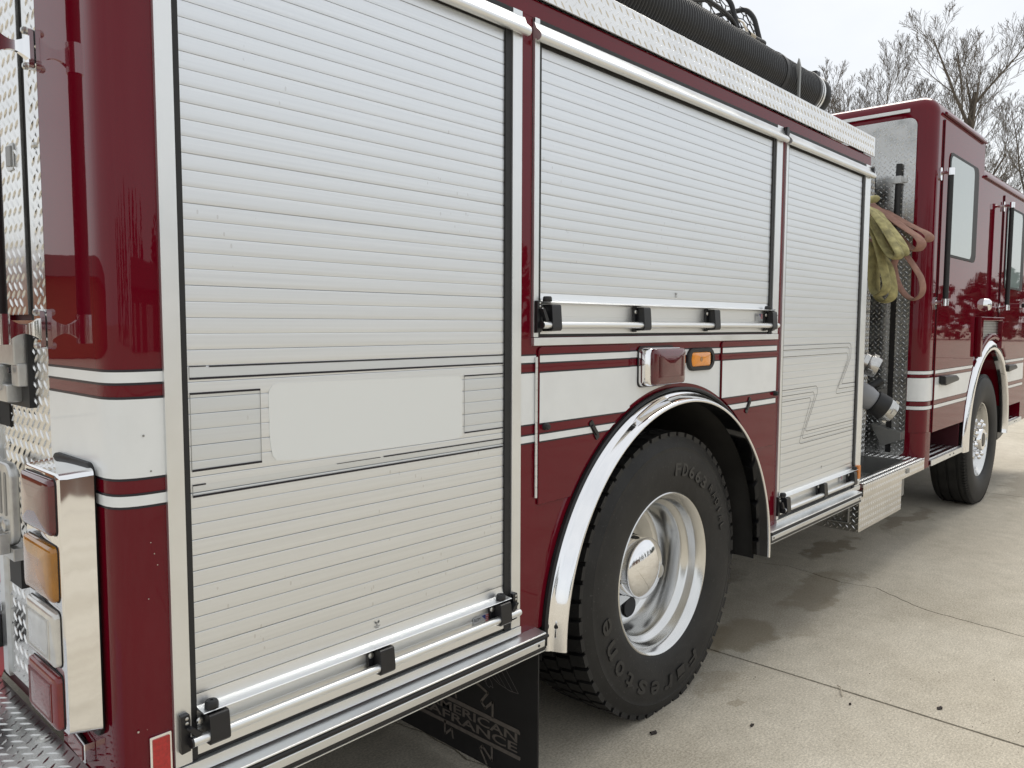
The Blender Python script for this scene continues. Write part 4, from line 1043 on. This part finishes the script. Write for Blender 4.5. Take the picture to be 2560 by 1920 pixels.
cd1 = cab_door(5.668, 6.684, .732, 2.755, (5.795, 6.585, 1.895, 2.575), 'r')
cd2 = cab_door(7.515, 8.62, .732, 2.50, (7.60, 8.36, 1.75, 2.43), 'l')
part('door_latch', MB().prism([(5.76, 1.104), (6.06, 1.096), (6.115, 1.078), (6.11, 1.055), (5.80, 1.038), (5.765, 1.05)], 'y', -.055, -.012), 'plastic', cd1, bevel=.01)
part('door_latch', MB().prism([(7.76, 1.106), (8.06, 1.10), (8.12, 1.08), (8.11, 1.06), (7.80, 1.045), (7.765, 1.055)], 'y', -.055, -.012), 'plastic', cd2, bevel=.01)
part('roof_gutter', MB().prism([(-.004, 2.785), (-.020, 2.785), (-.022, 2.795), (-.012, 2.803), (-.004, 2.803)], 'x', 5.66, 6.77), 'red', cb)
part('roof_gutter', MB().prism([(-.002, 2.548), (-.018, 2.548), (-.020, 2.558), (-.010, 2.566), (-.002, 2.566)], 'x', 6.82, 9.0), 'red', cb)
for i, xr in enumerate((5.605, 7.462)):
    g = part('grab_handle', MB().tube([(xr, -.068, 1.59), (xr, -.068, 2.415)], .0175, 12), 'rubber', cb)
    for zz in (1.585, 2.41):
        s = MB().tube([(xr, -.068, zz-.022), (xr, -.068, zz+.022)], .021, 14).tube([(xr+.004, -.058, zz), (xr+.010, -.035, zz), (xr+.016, -.006, zz)], [.014, .010, .016], 10).prism(rrect(xr, xr+.036, zz-.045, zz+.035, .010), 'y', -.010 if i == 0 else -.014, -.0006 if i == 0 else -.0104)
        part('handle_bracket', s, 'chrome', g, smooth=40)
part('door_handle_boss', MB().lathe([(.05, 0), (.045, -.03), (.03, -.045), (.0001, -.048)], (7.02, 0, 1.60), 'y', 20), 'chrome', cb)
# engine air vent above the front wheel
vf = MB()
for (a, c, z0, z1) in ((6.735, 6.80, 1.20, 1.505), (7.46, 7.545, 1.25, 1.505)): vf.box(a, c, -.045, 0, z0, z1)
vf.box(6.80, 7.46, -.045, 0, 1.474, 1.505)
vent = part('air_vent', vf, 'red', cb, bevel=.006, seg=3)
gr = MB().box(6.80, 7.46, -.004, -.0005, 1.25, 1.474)
part('vent_grille', gr, 'steel', vent)
gl = MB()
for i in range(15): gl.box(6.80, 7.46, -.014, -.0045, 1.285+i*.0125, 1.2905+i*.0125)
part('vent_louvre', gl, 'cast', vent)
# front arch, wheel and steps
part('front_arch', MB().lathe([(.755, 0), (.757, -.006), (.75, -.018), (.715, -.032), (.682, -.036), (.672, -.034), (.667, -.026), (.668, .03)], (FA[0], 0, FA[1]), 'y', 72, rad(-6), rad(186)), 'chrome', cb, smooth=60)
part('arch_brow', MB().lathe([(.80, -.001), (.80, -.028), (.775, -.036), (.758, -.030), (.758, -.001)], (FA[0], 0, FA[1]), 'y', 40, rad(52), rad(122)), 'red', cb, smooth=60)
part('front_wheel_liner', MB().lathe([(.672, .028), (.69, .03), (.69, .6)], (FA[0], 0, FA[1]), 'y', 40, rad(-6), rad(186)), 'liner', cb)
FW = (7.235, 0, .515)
me = MB().lathe([(.2985, .040), (.3035, .028), (.312, .020), (.335, .010), (.375, .001), (.42, -.003), (.455, .0), (.489, .008), (.510, .016), (.522, .026), (.526, .04), (.530, .055), (.530, .068), (.521, .070), (.521, .082), (.530, .084), (.530, .140), (.521, .142), (.521, .154), (.530, .156), (.530, .21), (.521, .212), (.521, .224), (.530, .226), (.528, .255), (.51, .275), (.45, .29), (.38, .285), (.30, .25)], FW, 'y', 96).mesh('tyre', smooth=40); settle(me, .0005)
fwl = part('front_wheel', MB().lathe([(.10, .15), (.10, .7)], FW, 'y', 20), 'under', FE, label='front wheel with chrome nut covers')
part('tyre', me, 'tyre', fwl)
tb = MB()
for k in range(120):
    a = 2*pi*k/120; w = 2*pi/120*.7; vs = []
    for rr, ya in ((.510, .010), (.5315, .028)):
        for yy in (ya, ya+.022):
            for s in (-.5, .5): vs.append((FW[0]+rr*math.cos(a+w*s), yy, max(0, FW[2]+rr*math.sin(a+w*s))))
    tb.add(vs, [(0, 1, 3, 2), (4, 6, 7, 5), (0, 4, 5, 1), (2, 3, 7, 6), (0, 2, 6, 4), (1, 5, 7, 3)])
part('tread_blocks', tb, 'tyre', fwl, kind='stuff', smooth=0)
part('rim', MB().lathe([(.3015, .055), (.303, .036), (.2995, .0335), (.294, .036), (.286, .052), (.276, .070), (.270, .105), (.262, .118), (.235, .118), (.215, .085), (.185, .074), (.10, .072)], FW, 'y', 72), 'polish', fwl, smooth=35)
part('hub_cap', MB().lathe([(.098, .075), (.094, .040), (.090, .015), (.083, .007), (.070, .005), (.055, .012), (.0001, .014)], FW, 'y', 40), 'chrome', fwl, smooth=40)
part('hub_oil_window', MB().lathe([(.056, .011), (.052, .004), (.0001, .002)], FW, 'y', 28), 'plastic', fwl)
for i in range(10):
    a = 2*pi*i/10+.2; c = (FW[0]+.143*math.cos(a), .0735, FW[2]+.143*math.sin(a))
    part('nut_cover', MB().lathe([(.026, 0), (.025, -.008), (.019, -.012), (.021, -.035), (.018, -.050), (.010, -.058), (.0001, -.060)], c, 'y', 16), 'chrome', fwl, smooth=50)
def cab_step(x0, x1, z1):
    s = MB().prism(rrect(x0, x1, z1-.042, z1-.004, .006, 2), 'y', -.012, -.006).box(x0, x1, -.006, .30, z1-.010, z1-.004).box(x0, x1, -.006, .30, z1-.042, z1-.036)
    o = part('cab_step', s, 'alu', cb, bevel=.001)
    for i in range(5): part('step_rib', MB().box(x0+.012, x1-.012, .012+i*.052, .042+i*.052, z1-.0038, z1+.003), 'plate', o, bevel=.0015)
    part('step_bolt', MB().disc((x0+(x1-x0)*.52, -.0122, z1-.022), .005, 'y', -.003, 8).disc((x0+(x1-x0)*.63, -.0122, z1-.022), .005, 'y', -.003, 8), 'rubber', o)
cab_step(5.672, 6.56, .548); cab_step(7.98, 8.66, .590)
part('step_gusset', MB().prism([(7.98, .545), (8.5, .545), (8.40, .50), (8.1, .44), (7.98, .43)], 'y', .05, .09), 'plastic', cb)
part('cab_front_lower', MB().box(8.62, 9.4, .0, .30, .55, .74), 'red', cb)
part('mirror_bracket', MB().tube([(8.35, -.02, 1.62), (8.35, -.14, 1.62)], .02, 10), 'plastic', cb)

# ------------------------------------------------------------------ things carried by the engine
def corrugated(x0, x1, y, z, R, pitch):
    pr = [(R-.012, x0)]; x = x0
    while x < x1-.13:
        pr += [(R-.0075, x+.0005), (R, x+pitch*.30), (R, x+pitch*.52), (R-.0075, x+pitch*.85)]; x += pitch
    pr += [(R-.004, x), (R-.004, x1-.10)]
    return pr, x
HY, HZ, HR = .185, 2.572, .099
pr, xe = corrugated(.9, 3.985, HY, HZ, HR, .0185)
sh = thing('suction_hose', 'thick ribbed black hard suction hose lying along the engine roof edge', 'hose', (2.6, HY, HZ-HR))
part('hose_body', MB().lathe([(r, h) for r, h in pr], (0, HY, HZ), 'x', 40), 'hose', sh, smooth=30)
part('hose_cuff', MB().lathe([(HR-.005, xe-.02), (HR+.004, xe-.01), (HR+.006, xe+.01), (HR-.002, xe+.03), (HR-.006, 3.945), (HR+.002, 3.955), (HR+.004, 3.980), (HR-.004, 3.990), (HR-.018, 3.990), (HR-.02, 3.945), (.0001, 3.945)], (0, HY, HZ), 'x', 40), 'hose', sh, smooth=35)
part('hose_clamp', MB().lathe([(HR+.002, 3.870), (HR+.0035, 3.872), (HR+.0035, 3.883), (HR+.002, 3.885)], (0, HY, HZ), 'x', 40), 'alu_bright', sh)
part('hose_clamp', MB().lathe([(HR+.002, 3.900), (HR+.0035, 3.902), (HR+.0035, 3.913), (HR+.002, 3.915)], (0, HY, HZ), 'x', 40), 'alu_bright', sh)
part('clamp_screw', MB().box(3.895, 3.945, HY-.06, HY-.02, HZ+HR-.018, HZ+HR+.006), 'plastic', sh, bevel=.004)
part('hose_strap', MB().lathe([(HR+.0015, 3.470), (HR+.003, 3.472), (HR+.003, 3.500), (HR+.0015, 3.502)], (0, HY, HZ), 'x', 40), 'rubber', sh)
part('hose_bracket', MB().prism([(-.106, -.16), (-.106, -.02), (-.098, .035), (-.108, .07), (-.116, .035), (-.114, -.16)], 'x', 3.565, 3.580), 'steel', sh, loc=(0, HY, HZ))
for xx in (2.0, 3.62): part('hose_cradle', MB().box(xx, xx+.1, HY-.06, HY+.06, 2.411, HZ-HR+.004), 'steel', sh)

rbk = thing('rescue_basket', 'tubular rescue basket stretcher with wire mesh lying on the engine roof', 'rescue basket', (3.6, .8, 2.40))
def sm(pts, n=6, r=.04): 
    o = [Vector(pts[0])]
    for a, b_, c in zip(pts, pts[1:], pts[2:]):
        A, B, C = Vector(a), Vector(b_), Vector(c); ra = min(r, (A-B).length*.45, (C-B).length*.45)
        p, q = B+(A-B).normalized()*ra, B+(C-B).normalized()*ra
        o += [p*(1-i/n)**2+B*2*(i/n)*(1-i/n)+q*(i/n)**2 for i in range(n+1)]
    return o+[Vector(pts[-1])]
bt = MB()
bt.tube(sm([(2.9, .62, 2.87), (3.60, .53, 2.90), (3.72, .50, 2.925), (4.135, .5, 2.948), (4.135, .60, 2.94), (4.12, 1.2, 2.93)], 6, .05), .0135, 10)
part('basket_rail', bt, 'steelgrey' if 'steelgrey' in M else 'rubber', rbk, smooth=60)
for (xx, lean) in ((4.06, 0), (3.80, 0), (3.30, 0)):
    part('basket_hoop', MB().tube(sm([(xx, .5, 2.94), (xx, .538, 3.075), (xx, .582, 3.13), (xx, .70, 3.14), (xx-.01, 1.25, 3.14), (xx-.01, 1.3, 2.95)], 6, .05), .0130, 10), 'rubber', rbk, smooth=60)
part('basket_rail', MB().tube(sm([(2.9, .60, 3.01), (3.48, .5, 2.985), (3.60, .5, 2.985), (3.74, .5, 2.965), (3.79, .5, 2.93)], 6, .05), .012, 10), 'rubber', rbk, smooth=60)
part('basket_rail', MB().tube([(2.8, .55, 2.93), (3.30, .52, 2.93), (3.52, .50, 3.00), (3.7, .56, 3.10)], .012, 10), 'rubber', rbk, smooth=60)
wm = MB(); hx = .030
for i in range(18):
    for j in range(8):
        cx = 3.36+i*hx*1.5; cz = 0+j*hx*1.732+(hx*.866 if i % 2 else 0)
        if cz > .2: continue
        def W3(u, v): return Vector((u, .515+v*.45+.012*math.sin(u*40), 2.93+v*1.0))
        hexp = [W3(cx+hx*.95*math.cos(pi/3*k), cz+hx*.95*math.sin(pi/3*k)) for k in range(7)]
        wm.tube(hexp, .0022, 4, caps=False)
part('wire_mesh', wm, 'rubber', rbk, kind='stuff')
part('basket_strap', MB().tube([(3.93, .50, 2.935), (3.90, .52, 3.0), (3.86, .60, 3.06)], .02, 8, wid=(1, 0, 0), flat=(.022, .004)).lathe([(.0165, -.03), (.0165, .03)], (3.95, .50, 2.941), 'x', 14), 'strap', rbk, smooth=40)
eq = MB().box(3.62, 3.82, .70, .95, 3.06, 3.16).box(3.42, 3.56, .62, .85, 3.02, 3.11)
part('strapped_bag', eq, 'olive', rbk, bevel=.03, seg=3)
for (xx, yy) in ((3.2, .6), (4.0, .9), (3.2, 1.1)): part('basket_foot', MB().box(xx, xx+.05, yy, yy+.05, 2.40, 2.935), 'rubber', rbk)

def spline(pts, n=6):
    p = [Vector(q) for q in pts]; p = [p[0]*2-p[1]] + p + [p[-1]*2-p[-2]]; o = []
    for i in range(1, len(p)-2):
        for k in range(n):
            t = k/n; a, b_, c, d = p[i-1:i+3]
            o.append(.5*((2*b_)+(c-a)*t+(2*a-5*b_+4*c-d)*t*t+(3*b_-a-3*c+d)*t**3))
    return o+[p[-2]]
def hose_loop(pts, w, t, mb, wid=(.85, -.5, 0), n=6):
    return mb.tube(spline(pts, n), 1, 12, True, Vector(wid).normalized(), (w, t))
def off_w(pts, d, dz=0):
    a = Vector((.85, -.5, 0)).normalized()*d
    return [(p[0]+a.x, p[1]+a.y, p[2]+dz) for p in pts]
yh = MB()
A1 = [(4.80, .40, 2.20), (5.007, .266, 2.165), (4.974, .211, 2.129), (4.939, .151, 2.072), (4.904, .092, 1.993), (4.876, .044, 1.925), (4.851, .004, 1.865), (4.845, -.006, 1.838), (4.856, .012, 1.822), (4.878, .048, 1.838), (4.907, .10, 1.903), (4.931, .137, 1.967), (4.960, .188, 2.041), (4.99, .238, 2.093), (4.85, .40, 2.16)]
hose_loop(A1, .034, .0085, yh)
A2 = [(4.90, .40, 2.19), (5.062, .224, 2.14), (5.018, .15, 2.076), (4.975, .076, 1.994), (4.941, .019, 1.924), (4.924, -.010, 1.872), (4.928, -.004, 1.845), (4.95, .035, 1.862), (4.985, .095, 1.955), (5.03, .17, 2.05), (4.92, .40, 2.14)]
hose_loop(A2, .034, .0085, yh)
yel = solo('yellow_fire_hose', yh, 'yellow', 'flattened yellow fire hose hanging in loops beside the maroon cab corner', 'hose', smooth=70, origin=(4.95, .1, 1.82))
B1 = [(4.82, .40, 2.12), (4.981, .223, 2.074), (4.951, .171, 1.987), (4.929, .134, 1.888), (4.906, .094, 1.766), (4.897, .080, 1.72), (4.892, .070, 1.672), (4.902, .088, 1.632), (4.925, .128, 1.615), (4.944, .160, 1.645), (4.950, .170, 1.69), (4.952, .174, 1.734), (4.957, .182, 1.812), (4.966, .196, 1.914), (4.84, .40, 2.05)]
B2 = [(4.94, .40, 2.08), (5.06, .22, 2.0), (5.021, .155, 1.875), (4.986, .095, 1.79), (4.974, .074, 1.731), (4.963, .055, 1.645), (4.97, .066, 1.598), (5.0, .118, 1.578), (5.03, .17, 1.625), (5.04, .185, 1.75), (5.05, .21, 1.9), (4.95, .40, 2.02)]
yb_ = MB(); hose_loop(B1, .034, .0085, yb_); hose_loop(B2, .034, .0085, yb_)
part('hanging_loop', yb_, 'yellow', yel, loc=(0, 0, 0), smooth=70)
yb_o = [o for o in yel.children][0]; yb_o.location = -yel.location
shh = MB()
C1 = [(5.0, .44, 2.24), (5.305, .349, 2.235), (5.274, .295, 2.20), (5.228, .218, 2.144), (5.184, .143, 2.088), (5.127, .047, 2.017), (5.084, -.027, 1.964), (5.065, -.060, 1.922), (5.070, -.051, 1.892), (5.092, -.014, 1.884), (5.131, .052, 1.938), (5.19, .15, 2.03), (5.25, .26, 2.11), (5.02, .44, 2.18)]
hose_loop(C1, .036, .0085, shh)
C2 = [(5.1, .44, 2.2), (5.34, .27, 2.175), (5.307, .181, 2.128), (5.249, .083, 2.068), (5.207, .013, 2.026), (5.173, -.047, 1.994), (5.153, -.080, 1.962), (5.163, -.062, 1.940), (5.195, -.01, 1.962), (5.25, .085, 2.03), (5.32, .2, 2.09), (5.1, .44, 2.15)]
hose_loop(C2, .036, .0085, shh)
sal = solo('salmon_fire_hose', shh, 'salmon', 'flattened salmon pink fire hose sticking out beyond the yellow hose', 'hose', smooth=70, origin=(5.1, .1, 1.88))
E1 = [(5.02, .44, 2.10), (5.22, .24, 2.0), (5.18, .135, 1.926), (5.134, .058, 1.878), (5.101, .001, 1.812), (5.073, -.046, 1.748), (5.059, -.069, 1.708), (5.052, -.081, 1.653), (5.060, -.068, 1.612), (5.084, -.028, 1.592), (5.107, .012, 1.606), (5.127, .045, 1.634), (5.147, .080, 1.682), (5.162, .104, 1.741), (5.171, .12, 1.801), (5.19, .15, 1.90), (5.04, .44, 2.05)]
sb = MB(); hose_loop(E1, .030, .0085, sb, wid=(.95, -.3, .1))
part('hanging_loop', sb, 'salmon', sal, smooth=70).location = -sal.location
part_ = None
solo('spare_hose_end', MB().tube([(4.60, .40, 2.09), (4.72, .20, 2.145), (4.80, .115, 2.165), (4.81, .105, 2.167)], [.022, .022, .021, .010], 14), 'yellow', 'rounded pale yellow hose end above the hanging hoses', 'hose', smooth=60, origin=(4.7, .25, 2.10))

# ------------------------------------------------------------------ bare trees beyond the engine
def bare_tree(x, y, h, seed, label, trunk_r=.15, stems=1, spread=.62, depth=6, bole=.28):
    r = random.Random(seed)
    t = thing('bare_tree', label, 'tree', (x, y, 0), 'bare trees beyond the engine')
    tr, cr_ = MB(), MB()
    UP = Vector((0, 0, 1))
    def limb(mb, p, d, L_, r0, lev, seg=5):
        """a curving limb that tapers to its tip and carries side limbs along its outer part"""
        n = max(3, seg-lev//2); pts = [Vector(p)]; q = Vector(p); dd = Vector(d); dirs = [dd]
        bend = Vector((r.uniform(-1, 1), r.uniform(-1, 1), 0))*.05
        for i in range(n):
            dd = (dd+bend+Vector((r.uniform(-1, 1), r.uniform(-1, 1), r.uniform(-.4, .6)))*(.07+.02*lev)+UP*(.05+.02*lev)).normalized()
            q = q+dd*L_/n; pts.append(q.copy()); dirs.append(dd)
        tip = max(.0052, r0*(.30 if lev else .45))
        rs = [max(.0052, r0+(tip-r0)*i/n) for i in range(n+1)]
        mb.tube(pts, rs, 8 if lev == 0 else (6 if lev == 1 else (4 if lev == 2 else 3)), caps=lev < 2)
        if lev >= depth: return
        k = (8, 7, 6, 5, 4, 3)[min(lev, 5)]
        az0 = r.uniform(0, 6)
        for c in range(k):
            u = (bole+(1-bole)*(c+r.random()*.8)/k) if lev == 0 else .18+.82*(c+r.random()*.9)/k
            u = min(.99, u); f = u*n; a = int(f); w = f-a
            pp = pts[a].lerp(pts[min(a+1, n)], w); bd = dirs[min(a+1, n)]
            az = az0+c*2.4; s_ = bd.cross(UP if abs(bd.z) < .97 else Vector((1, 0, 0))).normalized(); o2 = bd.cross(s_)
            ang = spread*r.uniform(.75, 1.25)*(1.0 if lev else .85)
            nd = (bd*math.cos(ang)+(s_*math.cos(az)+o2*math.sin(az))*math.sin(ang)).normalized()
            rad2 = max(.0052, (r0+(tip-r0)*u)*r.uniform(.42, .62))
            limb(cr_, pp, nd, L_*(1.08-.55*u)*r.uniform(.52, .72)*(1.0 if lev else .82), rad2, lev+1)
    for s_ in range(stems):
        d0 = Vector((r.uniform(-.2, .2)*(stems > 1), (s_-(stems-1)/2)*.26+r.uniform(-.05, .05), 1)).normalized()
        limb(tr, (0, .35*(s_-(stems-1)/2), 0), d0, h*r.uniform(.86, 1), trunk_r, 0, 8)
    k_ = h/max(v[2] for v in cr_.v)                           # h is the height of the topmost twig
    for mb in (tr, cr_): mb.v = [(v[0]*k_+x, v[1]*k_+y, v[2]*k_) for v in mb.v]
    part('trunk', tr, 'bark', t, recalc=False, smooth=60)
    part('crown', cr_, 'twig', t, recalc=False, smooth=0)
    return t
bare_tree(25.6, 5.0, 10.5, 11, 'dense bare tree with one dark trunk behind the cab roof step', .22, 1, .60, 5)
bare_tree(26.4, 8.6, 10.4, 23, 'paler spreading bare tree with several stems left of the dark trunk', .11, 3, .50, 5)
bare_tree(30.0, 4.2, 8.8, 31, 'lower bare tree at the right edge of the photograph', .16, 1, .6, 5)
bare_tree(32.0, 7.4, 9.6, 37, 'small bare tree between the two large bare trees', .10, 2, .55, 5)

# ------------------------------------------------------------------ surroundings that the paint and chrome mirror
def house(name, x, y, w, d, h, rot, label, ridge=1.6, doors=2, m='brick'):
    t = thing(name, label, 'building', (x, y, 0)); t.rotation_euler = (0, 0, rot)
    b = part('wall', MB().box(-w/2, w/2, -d/2, d/2, 0, h), m, t, smooth=0); b.location = (0, 0, 0)
    rf_ = part('roof', MB().prism([(-d/2-.5, h), (0, h+ridge), (d/2+.5, h)], 'x', -w/2-.4, w/2+.4), 'roof', t, smooth=0); rf_.location = (0, 0, 0)
    for i in range(doors):
        xx = -w/2+w*(i+.5)/doors
        q = part('garage_door', MB().box(xx-1.3, xx+1.3, d/2, d/2+.05, 0, 2.4), 'paledoor', t, smooth=0); q.location = (0, 0, 0)
house('brick_house', 8, -46, 22, 9, 3.2, 0, 'low brown brick house mirrored in the cab doors', 1.8, 3, 'brick2')
house('brick_garage', -24, 32, 60, 9, 3.3, rad(205), 'long brown brick garage mirrored in the red rear corner', 1.2, 0)
def treeline(x0, x1, y, n, hmin, hmax, seed):
    r = random.Random(seed); b = MB()
    for i in range(n):
        x = r.uniform(x0, x1); yy = y+r.uniform(-4, 4); h = r.uniform(hmin, hmax); rr = h*r.uniform(.22, .36)
        for k in range(40):
            a = r.uniform(0, 2*pi); z = h*r.random()**.8; q = rr*(1-z/h*.8)*r.random()**.5
            c = Vector((x+q*math.cos(a), yy+q*math.sin(a), z+.2)); s = r.uniform(.35, .9)
            v = [c+Vector((r.uniform(-s, s), r.uniform(-s, s), r.uniform(-s, s))) for _ in range(4)]
            b.add(v, [(0, 1, 2), (0, 2, 3), (0, 3, 1), (1, 3, 2)])
    return b
tl = treeline(-60, 130, -52, 130, 6.0, 10.0, 3)
t2 = treeline(0, 60, 0, 60, 4.0, 7.0, 5); tl.add([(95+(v[1])*1.5, v[0]-62, v[2]) for v in t2.v], t2.f)
tlo = solo('tree_line', tl, 'evergreen', 'far row of dark evergreen trees mirrored in the maroon doors', 'trees', recalc=False, smooth=0); tlo['kind'] = 'stuff'

# ------------------------------------------------------------------ litter on the concrete
def litter(x, y, s, seed, label, name='dead_leaf'):
    r = random.Random(seed); b = MB(); n = 9
    ring = [(math.cos(2*pi*i/n)*s*r.uniform(.5, 1.1), math.sin(2*pi*i/n)*s*.6*r.uniform(.5, 1.1)) for i in range(n)]
    b.v = [(x, y, .009)] + [(x+p[0], y+p[1], .002+r.random()*.007) for p in ring] + [(x+p[0]*.9, y+p[1]*.9, .0008) for p in ring]
    b.f = [(0, 1+i, 1+(i+1) % n) for i in range(n)] + [(1+i, 1+n+i, 1+n+(i+1) % n, 1+(i+1) % n) for i in range(n)]
    solo(name, b, 'leaf', label, 'leaf', 'dead leaves on the concrete', smooth=0, origin=(x, y, 0))
litter(2.30, -.012, .022, 1, 'crumpled black leaf touching the bottom of the rear tyre')
litter(3.185, -.702, .017, 2, 'dark curled leaf beyond the joint at lower right')
litter(2.585, -.243, .012, 3, 'black leaf on the open concrete right of the rear tyre')
litter(2.987, -.445, .007, 4, 'tiny dark leaf scrap just before the concrete joint')
solo('twig', MB().tube([(3.03, -.40, .004), (3.06, -.385, .012), (3.09, -.372, .010), (3.105, -.355, .006)], .0022, 6), 'strap', 'thin pale twig lying across the concrete joint', 'twig', smooth=60, origin=(3.06, -.385, 0))
sc = MB(); r = random.Random(9)
for i in range(30):
    x, y, s = r.uniform(1.9, 4.0), r.uniform(-1.0, .0), r.uniform(.0012, .0035)
    sc.add([(x-s, y-s*.6, 0), (x+s, y-s*.5, 0), (x+s*.6, y+s, 0), (x, y, s*1.1)], [(0, 1, 3), (1, 2, 3), (2, 0, 3)])
g = solo('grit', sc, 'leaf', 'scattered dark grit on the concrete beside the wheel', 'grit', recalc=False, smooth=0); g['kind'] = 'stuff'
